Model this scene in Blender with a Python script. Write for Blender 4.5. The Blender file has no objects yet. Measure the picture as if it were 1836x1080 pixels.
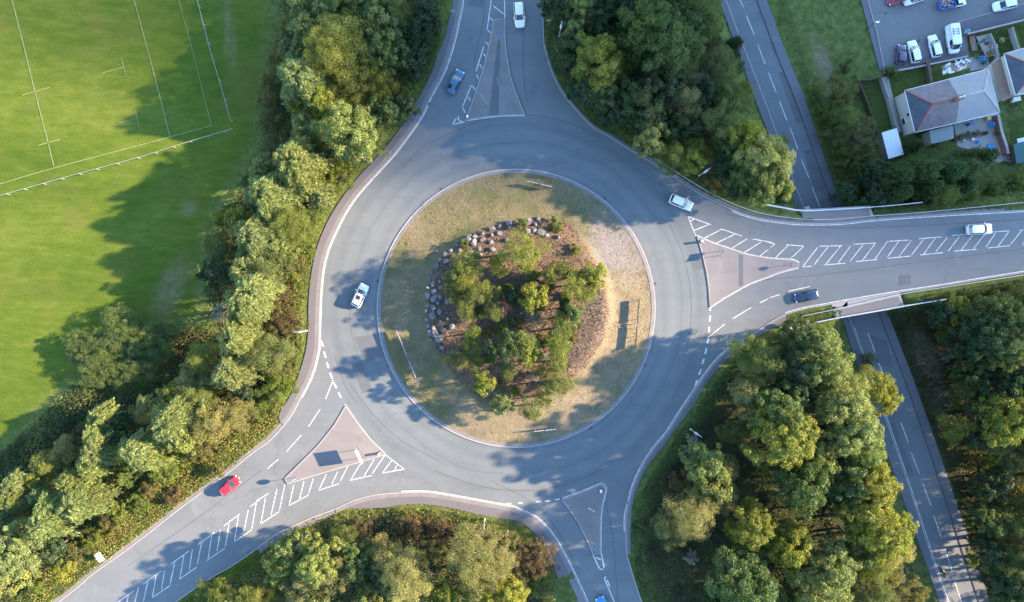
import bpy, bmesh, math, random
import numpy as np
from mathutils import Vector, Matrix

random.seed(7)
RNG = np.random.default_rng(11)
R_ = math.radians
SC = bpy.context.scene
COL = SC.collection
# ------------------------------------------------------------------ camera
H = 120.0                      # drone height above the roundabout (m)
K = 180.0 / 1836.0             # metres per photo pixel at road level
cam_d = bpy.data.cameras.new('Camera'); cam = bpy.data.objects.new('Camera', cam_d); COL.objects.link(cam)
cam.location = (0, 0, H); cam.rotation_euler = (0, 0, 0)
cam_d.sensor_width = 36; cam_d.lens = 24; cam_d.clip_start = 0.5; cam_d.clip_end = 6000
SC.camera = cam
# ------------------------------------------------------------------ light
SUN_EL, SUN_AZ = 22.0, 8.0     # elevation, azimuth counter-clockwise from +x
w = bpy.data.worlds.new('World'); SC.world = w; w.use_nodes = True
nt = w.node_tree; bgn = nt.nodes['Background']
sky = nt.nodes.new('ShaderNodeTexSky'); sky.sky_type = 'NISHITA'; sky.sun_disc = False
sky.sun_elevation = R_(SUN_EL); sky.sun_rotation = R_(90 - SUN_AZ)
sky.air_density = 1.0; sky.dust_density = 0.0; sky.ozone_density = 2.2
nt.links.new(sky.outputs[0], bgn.inputs[0]); bgn.inputs[1].default_value = 0.14
sd = bpy.data.lights.new('Sun', 'SUN'); sun = bpy.data.objects.new('Sun', sd); COL.objects.link(sun)
sd.energy = 4.8; sd.angle = R_(0.9); sd.color = (1.0, 0.735, 0.48)
S = Vector((math.cos(R_(SUN_EL)) * math.cos(R_(SUN_AZ)), math.cos(R_(SUN_EL)) * math.sin(R_(SUN_AZ)), math.sin(R_(SUN_EL))))
sun.rotation_euler = S.to_track_quat('Z', 'Y').to_euler(); sun.location = S * 300
SC.view_settings.view_transform = 'Standard'; SC.view_settings.look = 'None'
SC.view_settings.exposure = 2.65; SC.view_settings.gamma = 1.0
SC.cycles.max_bounces = 5; SC.cycles.diffuse_bounces = 3; SC.cycles.glossy_bounces = 2
SC.cycles.transmission_bounces = 2; SC.cycles.transparent_max_bounces = 6
SC.cycles.sample_clamp_indirect = 4.0

# a bank of cloud added out of view, shaped to shade the upper right
def make_shade_cloud():
    root = bpy.data.objects.new('shade_cloud', None); COL.objects.link(root); root['kind'] = 'structure'
    m = bpy.data.materials.new('shade_cloud'); m.use_nodes = True; t = m.node_tree; t.nodes.remove(t.nodes['Principled BSDF'])
    v = t.nodes.new('ShaderNodeVolumePrincipled'); v.inputs['Density'].default_value = SHADE_CLOUD_D; v.inputs['Color'].default_value = (0.95, 0.95, 0.95, 1)
    t.links.new(v.outputs[0], t.nodes['Material Output'].inputs['Volume'])
    bm = bmesh.new(); bmesh.ops.create_icosphere(bm, subdivisions=3, radius=1.0); me = bpy.data.meshes.new('shade_puff'); bm.to_mesh(me); bm.free(); me.materials.append(m)
    for gx, gy, r, q in CLOUD:
        o = bpy.data.objects.new('shade_puff', me); COL.objects.link(o); o.parent = root
        o.location = Vector((gx, gy, 0))+S*620; o.scale = (r*1.25*q, r*q, r)
    return root
SHADE_CLOUD_D = 0.017
CLOUD = [(62, 60, 44, 1.0), (20, 64, 31, 1.1), (95, 44, 32, 1.1), (-25, 68, 28, 1.2), (125, 55, 46, 1.0), (60, 90, 40, 1.2), (116, 15, 30, 1.15), (-5, 42, 18, 1.3)]
make_shade_cloud()

# ------------------------------------------------------------------ helpers
def P(px, py, z=0.0):
    f = K * (H - z) / H
    return ((px - 918.0) * f, -(py - 540.0) * f, z)
def P2(px, py, z=0.0):
    a = P(px, py, z); return (a[0], a[1])
def W(pts, z=0.0): return [P2(x, y, z) for x, y in pts]
def tag(o, label=None, cat=None, group=None, kind=None):
    if label: o['label'] = label
    if cat: o['category'] = cat
    if group: o['group'] = group
    if kind: o['kind'] = kind
    return o
def empty(name, loc, rz=0.0):
    o = bpy.data.objects.new(name, None); COL.objects.link(o)
    o.location = loc; o.rotation_euler = (0, 0, rz); o.empty_display_size = 0.3
    return o
def link(name, me, parent=None):
    o = bpy.data.objects.new(name, me); COL.objects.link(o)
    if parent is not None: o.parent = parent
    return o
def mesh_arrays(name, V, F, mat, smooth=False):
    """V (n,3), F (m,k) arrays with k constant"""
    V = np.asarray(V, np.float32); F = np.asarray(F, np.int32)
    me = bpy.data.meshes.new(name)
    me.vertices.add(len(V)); me.vertices.foreach_set('co', V.ravel())
    k = F.shape[1]
    me.loops.add(F.size); me.loops.foreach_set('vertex_index', F.ravel())
    me.polygons.add(len(F)); me.polygons.foreach_set('loop_start', np.arange(0, F.size, k, dtype=np.int32))
    me.polygons.foreach_set('loop_total', np.full(len(F), k, np.int32))
    if smooth: me.polygons.foreach_set('use_smooth', np.ones(len(F), bool))
    me.update(calc_edges=True)
    if mat: me.materials.append(mat)
    return me
class MB:
    def __init__(s): s.v = []; s.f = []
    def add(s, vs, fs):
        b = len(s.v); s.v += [tuple(v) for v in vs]; s.f += [tuple(b + i for i in f) for f in fs]; return s
    def box(s, c, d, rz=0.0, m=None):
        hx, hy, hz = d[0]/2, d[1]/2, d[2]/2; ca, sa = math.cos(rz), math.sin(rz)
        vs = []
        for z in (-hz, hz):
            for x, y in ((-hx,-hy),(hx,-hy),(hx,hy),(-hx,hy)):
                vs.append((c[0]+x*ca-y*sa, c[1]+x*sa+y*ca, c[2]+z))
        return s.add(vs, [(3,2,1,0),(4,5,6,7),(0,1,5,4),(1,2,6,5),(2,3,7,6),(3,0,4,7)])
    def tube(s, p0, p1, r0, r1=None, n=8):
        r1 = r0 if r1 is None else r1
        a = Vector(p0); b = Vector(p1); d = (b-a).normalized(); q = d.to_track_quat('Z', 'Y').to_matrix()
        vs = []
        for p, r in ((a, r0), (b, r1)):
            for i in range(n):
                t = 2*math.pi*i/n; vs.append(p + q @ Vector((r*math.cos(t), r*math.sin(t), 0)))
        fs = [(i, (i+1) % n, n+(i+1) % n, n+i) for i in range(n)] + [tuple(range(n-1, -1, -1)), tuple(range(n, 2*n))]
        return s.add(vs, fs)
    def prism(s, poly, z0, z1):
        poly = ccw(poly); n = len(poly)
        vs = [(x, y, z0) for x, y in poly] + [(x, y, z1) for x, y in poly]
        fs = [tuple(range(n, 2*n)), tuple(range(n-1, -1, -1))] + [(i, (i+1) % n, n+(i+1) % n, n+i) for i in range(n)]
        return s.add(vs, fs)
    def flat(s, poly, z):
        poly = ccw(poly); return s.add([(x, y, z) for x, y in poly], [tuple(range(len(poly)))])
    def ball(s, c, r, n=10, m=6):
        vs = []; 
        for j in range(1, m):
            ph = math.pi*j/m
            for i in range(n):
                t = 2*math.pi*i/n; vs.append((c[0]+r[0]*math.sin(ph)*math.cos(t), c[1]+r[1]*math.sin(ph)*math.sin(t), c[2]+r[2]*math.cos(ph)))
        vs += [(c[0], c[1], c[2]+r[2]), (c[0], c[1], c[2]-r[2])]
        fs = []
        for j in range(m-2):
            for i in range(n): fs.append((j*n+i, (j+1)*n+i, (j+1)*n+(i+1) % n, j*n+(i+1) % n))
        t = len(vs)-2
        for i in range(n):
            fs.append((t, i, (i+1) % n)); fs.append((t+1, (m-2)*n+(i+1) % n, (m-2)*n+i))
        return s.add(vs, fs)
    def mesh(s, name, mat, smooth=False, sub=0):
        me = bpy.data.meshes.new(name); me.from_pydata(s.v, [], s.f); me.update()
        if mat: me.materials.append(mat)
        if smooth:
            for p in me.polygons: p.use_smooth = True
        return me
    def build(s, name, mat, parent=None, smooth=False, bevel=0.0, sub=0):
        o = link(name, s.mesh(name, mat, smooth), parent)
        if bevel:
            b = o.modifiers.new('b', 'BEVEL'); b.width = bevel; b.segments = 2; b.limit_method = 'ANGLE'
        if sub:
            b = o.modifiers.new('s', 'SUBSURF'); b.levels = sub; b.render_levels = sub
        return o
def ccw(poly):
    a = sum(poly[i][0]*poly[(i+1) % len(poly)][1]-poly[(i+1) % len(poly)][0]*poly[i][1] for i in range(len(poly)))
    return list(poly) if a > 0 else list(poly)[::-1]
def smooth_line(pts, step=1.2):
    """Catmull-Rom through world points"""
    p = [np.array(q[:2], float) for q in pts]
    p = [2*p[0]-p[1]] + p + [2*p[-1]-p[-2]]
    out = []
    for i in range(1, len(p)-2):
        n = max(1, int(np.linalg.norm(p[i+1]-p[i])/step))
        for k in range(n):
            t = k/n
            out.append(tuple(0.5*((2*p[i])+(-p[i-1]+p[i+1])*t+(2*p[i-1]-5*p[i]+4*p[i+1]-p[i+2])*t*t+(-p[i-1]+3*p[i]-3*p[i+1]+p[i+2])*t**3)))
    out.append(tuple(p[-2])); return out
def offset_line(pts, d):
    """positive d = to the left of travel"""
    p = np.array(pts, float); t = np.gradient(p, axis=0); t /= np.linalg.norm(t, axis=1)[:, None] + 1e-9
    return [tuple(q) for q in p + d*np.stack([-t[:, 1], t[:, 0]], 1)]
def ribbon(mb, pts, wd, z0, z1=None, zf=None):
    a = offset_line(pts, wd/2); b = offset_line(pts, -wd/2)
    for i in range(len(pts)-1):
        q = [a[i], b[i], b[i+1], a[i+1]]
        if zf: zz = [zf(*pts[i])]*2 + [zf(*pts[i+1])]*2
        else: zz = [0]*4
        if z1 is None: mb.add([(x, y, z0+e) for (x, y), e in zip(q, zz)], [(0, 1, 2, 3)])
        else:
            vs = [(x, y, z0+e) for (x, y), e in zip(q, zz)] + [(x, y, z1+e) for (x, y), e in zip(q, zz)]
            fs = [(4, 5, 6, 7), (0, 4, 7, 3), (1, 2, 6, 5)]
            if i == 0: fs.append((0, 1, 5, 4))
            if i == len(pts)-2: fs.append((2, 3, 7, 6))
            mb.add(vs, fs)
    return mb
def seg(mb, a, b, wd, z):
    ax, ay = a; bx, by = b; l = math.hypot(bx-ax, by-ay)+1e-9; nx, ny = -(by-ay)/l*wd/2, (bx-ax)/l*wd/2
    mb.add([(ax+nx, ay+ny, z), (ax-nx, ay-ny, z), (bx-nx, by-ny, z), (bx+nx, by+ny, z)], [(0, 1, 2, 3)])
def in_poly(X, Y, poly):
    X = np.asarray(X); Y = np.asarray(Y); c = np.zeros(X.shape, bool); n = len(poly)
    for i in range(n):
        x1, y1 = poly[i]; x2, y2 = poly[(i+1) % n]
        if y1 == y2: continue
        m = ((y1 > Y) != (y2 > Y)) & (X < (x2-x1)*(Y-y1)/(y2-y1)+x1); c ^= m
    return c
def dist_line(X, Y, pts, closed=False):
    X = np.asarray(X, float); Y = np.asarray(Y, float); d = np.full(X.shape, 1e9); n = len(pts)
    for i in range(n if closed else n-1):
        x1, y1 = pts[i]; x2, y2 = pts[(i+1) % n]; dx, dy = x2-x1, y2-y1
        t = np.clip(((X-x1)*dx+(Y-y1)*dy)/(dx*dx+dy*dy+1e-12), 0, 1)
        d = np.minimum(d, np.hypot(X-x1-t*dx, Y-y1-t*dy))
    return d
def dist_poly(X, Y, poly): return np.where(in_poly(X, Y, poly), 0.0, dist_line(X, Y, poly, True))
def sstep(t): t = np.clip(t, 0, 1); return t*t*(3-2*t)

# ------------------------------------------------------------------ materials
class NT:
    def __init__(s, name):
        s.m = bpy.data.materials.new(name); s.m.use_nodes = True; s.t = s.m.node_tree
        s.b = s.t.nodes['Principled BSDF']; s.out = s.t.nodes['Material Output']
    def n(s, typ, **kw):
        o = s.t.nodes.new('ShaderNode'+typ)
        for k, v in kw.items(): setattr(o, k, v)
        return o
    def l(s, a, b): s.t.links.new(a, b)
    def val(s, sock, v):
        if hasattr(v, 'links') or hasattr(v, 'is_linked'): s.l(v, sock)
        else: sock.default_value = v
    def coord(s): return s.n('TexCoord').outputs['Object']
    def noise(s, scale, detail=4, rough=0.6, vec=None, sc=None, dist=0.0):
        o = s.n('TexNoise'); o.inputs['Scale'].default_value = scale; o.inputs['Detail'].default_value = detail
        o.inputs['Roughness'].default_value = rough; o.inputs['Distortion'].default_value = dist
        v = vec if vec is not None else s.coord()
        if sc:
            mp = s.n('Mapping'); mp.inputs['Scale'].default_value = sc[:3]
            if len(sc) > 3: mp.inputs['Rotation'].default_value = (0, 0, sc[3])
            s.l(v, mp.inputs[0]); v = mp.outputs[0]
        s.l(v, o.inputs['Vector']); return o.outputs['Fac']
    def ramp(s, fac, stops, interp='LINEAR'):
        o = s.n('ValToRGB'); e = o.color_ramp.elements; o.color_ramp.interpolation = interp
        while len(e) < len(stops): e.new(0.5)
        for i, (p, c) in enumerate(stops):
            e[i].position = p; e[i].color = (*c, 1) if not isinstance(c, (int, float)) else (c, c, c, 1)
        s.l(fac, o.inputs[0]); return o.outputs[0]
    def mix(s, fac, a, b, mode='MIX'):
        o = s.n('Mix', data_type='RGBA', blend_type=mode)
        s.val(o.inputs[0], fac)
        for sock, v in ((o.inputs[6], a), (o.inputs[7], b)):
            if isinstance(v, tuple): sock.default_value = (*v, 1) if len(v) == 3 else v
            else: s.l(v, sock)
        return o.outputs[2]
    def math(s, op, a, b=0.0, c=None):
        o = s.n('Math', operation=op); s.val(o.inputs[0], a); s.val(o.inputs[1], b)
        if c is not None: s.val(o.inputs[2], c)
        return o.outputs[0]
    def attr(s, name): return s.n('Attribute', attribute_name=name)
    def bump(s, h, strength=0.5, dist=0.1):
        o = s.n('Bump'); o.inputs['Strength'].default_value = strength; o.inputs['Distance'].default_value = dist
        s.l(h, o.inputs['Height']); s.l(o.outputs[0], s.b.inputs['Normal'])
    def fin(s, col=None, rough=0.8, spec=0.3, metal=0.0):
        if col is not None:
            if isinstance(col, tuple): s.b.inputs['Base Color'].default_value = (*col, 1)
            else: s.l(col, s.b.inputs['Base Color'])
        s.b.inputs['Roughness'].default_value = rough; s.b.inputs['Specular IOR Level'].default_value = spec
        s.b.inputs['Metallic'].default_value = metal; return s.m
def plain(name, c, rough=0.6, spec=0.4, metal=0.0, var=0.15, scale=3.0, coat=0.0):
    t = NT(name); f = t.noise(scale, 4)
    col = t.mix(f, tuple(x*(1-var) for x in c), tuple(min(1, x*(1+var)) for x in c))
    if coat: t.b.inputs['Coat Weight'].default_value = coat; t.b.inputs['Coat Roughness'].default_value = 0.05
    return t.fin(col, rough, spec, metal)
M = {}
def asphalt(name, c1, c2, ring=False, rot=0.0, streak=0.3):
    t = NT(name); big = t.noise(0.05, 4, 0.6); mid = t.noise(0.35, 5, 0.65, sc=(1, 1, 1)); fine = t.noise(9, 3, 0.7)
    track = t.noise(0.22, 3, 0.5, sc=(0.14, 1.6, 1, rot))
    f = t.math('ADD', t.math('MULTIPLY', big, 0.45), t.math('ADD', t.math('MULTIPLY', mid, 0.25), t.math('ADD', t.math('MULTIPLY', track, streak), (0.3-streak)*0.5)))
    col = t.ramp(f, [(0.36, c1), (0.64, c2)])
    if ring:
        sep = t.n('SeparateXYZ'); t.l(t.coord(), sep.inputs[0])
        cx, cy = P2(925.5, 553)
        dx = t.math('SUBTRACT', sep.outputs[0], cx); dy = t.math('SUBTRACT', sep.outputs[1], cy)
        r = t.math('SQRT', t.math('ADD', t.math('MULTIPLY', dx, dx), t.math('MULTIPLY', dy, dy)))
        wob = t.math('MULTIPLY', t.math('SUBTRACT', t.noise(0.07, 2), 0.5), 2.2)
        rr = t.math('ADD', r, wob); fr = t.math('DIVIDE', t.math('SUBTRACT', rr, 24.0), 11.0)
        band = t.ramp(fr, [(0.0, 0.88), (0.12, 1.03), (0.2, 0.94), (0.33, 1.09), (0.46, 0.97), (0.47, 0.82), (0.485, 1.0), (0.62, 1.07), (0.72, 0.94), (0.86, 1.05), (1.0, 0.9)])
        col = t.mix(1.0, col, band, 'MULTIPLY')
    # hairline cracks and sealed joints, pale scuffs
    vo = t.n('TexVoronoi', feature='DISTANCE_TO_EDGE'); vo.inputs['Scale'].default_value = 0.09
    nz = t.n('TexNoise'); nz.inputs['Scale'].default_value = 0.5; nz.inputs['Detail'].default_value = 5
    mx = t.n('Mix', data_type='VECTOR'); mx.inputs[0].default_value = 0.12
    t.l(t.coord(), mx.inputs[4]); t.l(t.coord(), nz.inputs[0])
    add = t.n('VectorMath', operation='MULTIPLY_ADD'); t.l(nz.outputs['Color'], add.inputs[0]); add.inputs[1].default_value = (5, 5, 0); t.l(t.coord(), add.inputs[2])
    t.l(add.outputs[0], vo.inputs['Vector'])
    crack = t.ramp(vo.outputs[0], [(0.0, 0.8), (0.004, 0.86), (0.010, 1.0)])
    col = t.mix(0.6, col, t.mix(1.0, col, crack, 'MULTIPLY'))
    scuff = t.ramp(t.noise(0.16, 5, 0.7, sc=(1, 1, 1), dist=1.0), [(0.6, 0.0), (0.78, 0.5)])
    col = t.mix(scuff, col, tuple(min(1, x*1.35) for x in c2))
    col = t.mix(t.ramp(fine, [(0.3, 0.0), (0.7, 0.35)]), col, t.mix(1.0, col, (0.72, 0.72, 0.74), 'MULTIPLY'))
    t.bump(fine, 0.25, 0.02)
    return t.fin(col, 0.82, 0.25)
M['tar'] = plain('tar', (0.062, 0.066, 0.07), 0.7, 0.3, var=0.4, scale=0.6)
M['asphalt'] = asphalt('asphalt', (0.108, 0.124, 0.133), (0.142, 0.158, 0.166), rot=0.5)
M['asphalt_ring'] = asphalt('asphalt_ring', (0.098, 0.117, 0.126), (0.130, 0.149, 0.157), ring=True)
M['asphalt_low'] = asphalt('asphalt_low', (0.104, 0.120, 0.131), (0.14, 0.157, 0.166), rot=-1.2)
M['asphalt_yard'] = asphalt('asphalt_yard', (0.13, 0.13, 0.132), (0.17, 0.168, 0.17), rot=0.3)
M['pavement'] = asphalt('pavement', (0.098, 0.096, 0.106), (0.13, 0.127, 0.137), rot=1.2, streak=0.04); M['pavement_low'] = asphalt('pavement_low', (0.098, 0.106, 0.120), (0.128, 0.135, 0.150), rot=-1.2, streak=0.1)
M['splitter'] = asphalt('splitter', (0.14, 0.135, 0.135), (0.195, 0.182, 0.178), rot=0.8)
M['margin'] = plain('margin', (0.150, 0.148, 0.15), 0.85, 0.2, var=0.3, scale=0.8)
M['kerb'] = plain('kerb', (0.27, 0.26, 0.25), 0.85, 0.2, var=0.35, scale=1.5)
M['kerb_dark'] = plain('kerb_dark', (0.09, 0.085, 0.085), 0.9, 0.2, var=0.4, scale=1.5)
def paint(name, c):
    t = NT(name); wear = t.ramp(t.noise(1.6, 6, 0.8), [(0.44, 0.0), (0.60, 0.75)])
    return t.fin(t.mix(wear, c, (0.22, 0.22, 0.225) if name != 'pitch_paint' else (0.08, 0.11, 0.02)), 0.6, 0.3)
M['paint'] = paint('paint', (0.57, 0.57, 0.56))
M['paint_old'] = paint('paint_old', (0.40, 0.39, 0.38))
M['pitch_paint'] = paint('pitch_paint', (0.17, 0.20, 0.085))
M['concrete'] = plain('concrete', (0.30, 0.29, 0.27), 0.9, 0.2, var=0.3, scale=0.7)
M['steel'] = plain('steel', (0.38, 0.40, 0.42), 0.4, 0.5, 0.4, var=0.12)
M['white_metal'] = plain('white_metal', (0.52, 0.53, 0.55), 0.4, 0.5, var=0.06)
M['dark_metal'] = plain('dark_metal', (0.05, 0.05, 0.055), 0.5, 0.5)
M['timber'] = plain('timber', (0.10, 0.07, 0.05), 0.85, 0.2, var=0.35)
M['black'] = plain('black', (0.02, 0.02, 0.02), 0.5, 0.4)
M['rubber'] = plain('rubber', (0.025, 0.025, 0.027), 0.85, 0.2)
M['rim'] = plain('rim', (0.45, 0.46, 0.47), 0.3, 0.5, 0.8)
M['glass'] = plain('glass', (0.018, 0.024, 0.03), 0.06, 0.7, coat=0.4)
M['lens'] = plain('lens', (0.75, 0.78, 0.8), 0.1, 0.6)
M['tail_lens'] = plain('tail_lens', (0.42, 0.02, 0.02), 0.15, 0.6)
M['plate_white'] = plain('plate_white', (0.7, 0.7, 0.68), 0.4); M['plate_yellow'] = plain('plate_yellow', (0.7, 0.55, 0.08), 0.4)
M['sign_blue'] = plain('sign_blue', (0.02, 0.10, 0.42), 0.35, 0.5, var=0.05)
M['sign_green'] = plain('sign_green', (0.01, 0.14, 0.07), 0.35, 0.5, var=0.05)
M['sign_white'] = plain('sign_white', (0.8, 0.8, 0.8), 0.35, 0.5, var=0.04)
M['sign_back'] = plain('sign_back', (0.36, 0.37, 0.38), 0.5, 0.5, 0.3)
M['rock'] = None
def rockmat():
    t = NT('rock'); f = t.noise(1.6, 6, 0.65); c = t.ramp(f, [(0.3, (0.075, 0.083, 0.095)), (0.5, (0.125, 0.133, 0.147)), (0.7, (0.205, 0.21, 0.22))])
    ri = t.n('ObjectInfo'); c = t.mix(1.0, c, t.ramp(ri.outputs['Random'], [(0, 0.7), (1, 1.15)]), 'MULTIPLY')
    t.bump(f, 0.6, 0.15); return t.fin(c, 0.9, 0.2)
M['rock'] = rockmat()
def leafmat(name, mode='obj', transl=0.38, pale=None):
    """mode obj: colour from the object's own colour; col: per-leaf colour attribute"""
    t = NT(name); g = t.n('NewGeometry')
    base = t.n('ObjectInfo').outputs['Color'] if mode == 'obj' else t.attr('Col').outputs['Color']
    if mode == 'obj':
        rnd = t.n('ObjectInfo').outputs['Random']
        base = t.mix(1.0, base, t.ramp(rnd, [(0, (0.86, 0.9, 0.9)), (0.5, (1.0, 1.0, 1.0)), (1, (1.14, 1.08, 0.95))]), 'MULTIPLY')
        cl = t.noise(0.55, 3, 0.6)
        base = t.mix(1.0, base, t.ramp(cl, [(0.3, (0.74, 0.8, 0.8)), (0.7, (1.26, 1.2, 1.05))]), 'MULTIPLY')
    isl = t.ramp(g.outputs['Random Per Island'], [(0, 0.74), (0.5, 1.0), (0.85, 1.14), (1, 1.28)])
    c = t.mix(1.0, base, isl, 'MULTIPLY')
    if pale:
        c = t.mix(t.ramp(g.outputs['Random Per Island'], [(0.5, 0.0), (0.98, 0.6)]), c, t.mix(0.6, c, pale))
    t.fin(c, 0.55, 0.3)
    tr = t.n('BsdfTranslucent'); t.l(t.mix(1.0, c, (1.15, 1.2, 0.6), 'MULTIPLY'), tr.inputs[0])
    ms = t.n('MixShader'); ms.inputs[0].default_value = transl
    t.l(t.b.outputs[0], ms.inputs[1]); t.l(tr.outputs[0], ms.inputs[2]); t.l(ms.outputs[0], t.out.inputs[0])
    return t.m
M['leaf'] = leafmat('leaf'); M['leaf_willow'] = leafmat('leaf_willow', pale=(0.33, 0.35, 0.15)); M['leaf_col'] = leafmat('leaf_col', 'col')
M['bark'] = plain('bark', (0.075, 0.06, 0.05), 0.95, 0.1, var=0.4, scale=4)

# ------------------------------------------------------------------ traced road outline (photo pixels at road level)
ROAD_W = [(828,-130),(829,-60),(830,0),(823,37),(815,73),(805,107),(793,137),(773,173),(757,208),(733,243),(707,277),(677,310),(650,340),(634,360),
          (617,387),(602,417),(588,450),(580,483),(576,520),(574,560),(573,593),(572,627),(567,650),(557,680),(540,713),(525,743),(510,763),(493,782),
          (480,795),(460,808),(417,843),(370,878),(323,913),(267,957),(217,995),(167,1030),(123,1067),(-20,1175),(-140,1265)]
ROAD_S = [(60,1260),(200,1158),(317,1077),(367,1042),(417,1013),(460,983),(493,958),(527,942),(560,927),(600,912),(633,897),(667,888),(700,884),(720,883),
          (760,882),(793,886),(827,892),(860,898),(893,904),(920,909),(940,917),(960,927),(980,945),(997,967),(1010,990),(1027,1023),(1043,1057),(1053,1080),(1080,1150),(1110,1240)]
ROAD_E = [(1215,1240),(1180,1150),(1150,1080),(1147,1073),(1137,1043),(1128,1013),(1123,995),(1121,953),(1121,923),(1127,900),(1135,870),(1147,843),(1160,820),
          (1177,797),(1197,773),(1213,747),(1233,717),(1253,687),(1270,663),(1290,640),(1317,618),(1350,598),(1380,578),(1408,563),(1443,553),(1476,547),
          (1543,535),(1616,523),(1676,514),(1743,503),(1836,488),(1950,468),(2080,444)]
ROAD_N = [(2080,362),(1950,371),(1836,378),(1676,387),(1563,395),(1509,401),(1436,402),(1380,396),(1345,389),(1313,377),(1268,356),(1226,331),(1173,296),
          (1120,264),(1087,243),(1063,230),(1043,210),(1023,187),(1003,160),(990,133),(982,110),(975,83),(973,50),(972,0),(972,-60),(973,-130)]
lW, lS, lE, lN = [smooth_line(W(r)) for r in (ROAD_W, ROAD_S, ROAD_E, ROAD_N)]
road_poly = lW + lS + lE + lN
LO = [(1180,-300),(1289,0),(1325,100),(1358,190),(1423,360),(1509,570),(1523,613),(1594,824),(1662,1017),(1684,1080),(1795,1400)]
LK = [(1194,-300),(1302,0),(1340,100),(1374,187),(1437,360),(1522,569),(1536,607),(1611,816),(1677,1017),(1699,1080),(1810,1400)]
RK = [(1245,-300),(1356,0),(1393,100),(1429,190),(1492,365),(1574,560),(1592,606),(1626,694),(1669,819),(1735,1020),(1755,1080),(1862,1400)]
RO = [(1262,-300),(1374,0),(1411,100),(1447,190),(1508,368),(1590,560),(1619,634),(1638,683),(1683,810),(1755,1020),(1775,1080),(1882,1400)]
ZL = -6.0
lLO, lLK, lRK, lRO = [smooth_line(W(r, ZL), 1.5) for r in (LO, LK, RK, RO)]
low_road_poly = lLO + lRO[::-1]
zoneN = W([q for q in LO if q[1] < 350] + [(1421,350),(1510,343),(1600,350),(1700,343),(1836,323),(2150,290),(2150,-420),(1140,-420)], ZL)
zoneS = W([(1514,590)] + [q for q in LO if q[1] > 600] + [(2150,1400),(2150,490),(1836,533),(1700,562),(1600,586)], ZL)
corr = W([(1415,340),(1509,570),(1519,600),(1608,600),(1590,560),(1500,340)], ZL)
def ground_np(X, Y):
    dl = np.minimum(np.minimum(dist_poly(X, Y, zoneN), dist_poly(X, Y, zoneS)), dist_poly(X, Y, corr))
    dm = np.maximum(dist_poly(X, Y, road_poly)-1.6, 0)
    t = np.clip(dl/np.maximum(np.minimum(9.0, dl+dm), 0.05), 0, 1)
    z = ZL*(1-sstep(t)); return z
def gz(x, y): return float(ground_np(np.array([x]), np.array([y]))[0])
def on_ground(px, py, dz=0.0):
    """world point of the ground seen at a pixel"""
    z = 0.0
    for _ in range(4):
        x, y, _z = P(px, py, z); z = gz(x, y)
    x, y, _z = P(px, py, z); return (x, y, z+dz)

# ------------------------------------------------------------------ woodland polygons (photo pixels)
WOOD_W = [(500,-60),(482,120),(470,250),(440,310),(400,370),(375,430),(365,520),(372,580),(290,585),(280,620),(260,690),(190,700),(130,690),(60,760),(0,812),(-120,890),
          (-120,1240),(0,1140),(110,1068),(170,1020),(270,945),(370,868),(460,798),(500,757),(514,720),(542,640),(549,560),(560,470),(584,390),(618,335),(700,245),(770,140),(800,40),(806,-60)]
WOOD_S = [(260,1150),(330,1080),(420,1022),(520,955),(600,922),(700,908),(810,915),(900,938),(960,972),(990,1030),(1010,1150)]
WOOD_SE = [(1180,1170),(1140,1035),(1133,940),(1160,862),(1200,803),(1250,730),(1320,632),(1400,592),(1500,580),(1530,650),(1600,850),(1690,1120),(1710,1170)]
WOOD_NE = [(975,-60),(978,60),(988,110),(1010,155),(1060,220),(1130,262),(1200,303),(1290,355),(1425,366),(1358,195),(1300,30),(1270,-60)]
WOOD_E = [(1600,590),(1640,680),(1700,815),(1785,1080),(1810,1160),(1960,1160),(1960,490),(1836,500),(1700,522),(1610,540)]
EMB_N = [(1560,360),(1700,350),(1836,330),(1960,310),(1960,362),(1836,372),(1700,380),(1570,390)]
EMB_S = [(1408,566),(1510,550),(1508,572),(1440,592),(1330,625)]
STRIP = [(1390,-20),(1450,150),(1515,350),(1555,365),(1600,290),(1500,150),(1440,-20)]
WOODS = [WOOD_W, WOOD_S, WOOD_SE, WOOD_NE, WOOD_E]
# ------------------------------------------------------------------ terrain: one sheet reaching the horizon
def axis(a, b, st, far):
    m = list(np.arange(a, b+st, st)); lo = []; x = a; s = st
    while x > -far: s *= 1.6; x -= s; lo.append(x)
    hi = []; x = m[-1]; s = st
    while x < far: s *= 1.6; x += s; hi.append(x)
    return np.array(lo[::-1]+m+hi)
ax = axis(-104, 112, 1.0, 4000); ay = axis(-70, 72, 1.0, 4000)
GX, GY = np.meshgrid(ax, ay); GZ = ground_np(GX, GY)
nx, ny = len(ax), len(ay)
und = RNG.normal(0, 1, GX.shape)*0.02
GZr = GZ + np.where(dist_poly(GX, GY, road_poly) > 3, und, 0)
GZr = np.where(in_poly(GX, GY, low_road_poly) | in_poly(GX, GY, road_poly), GZ-0.10, GZr-0.02)
V = np.stack([GX, GY, GZr], -1).reshape(-1, 3)
ii = np.arange(nx*ny).reshape(ny, nx)
F = np.stack([ii[:-1, :-1], ii[:-1, 1:], ii[1:, 1:], ii[1:, :-1]], -1).reshape(-1, 4)
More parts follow.
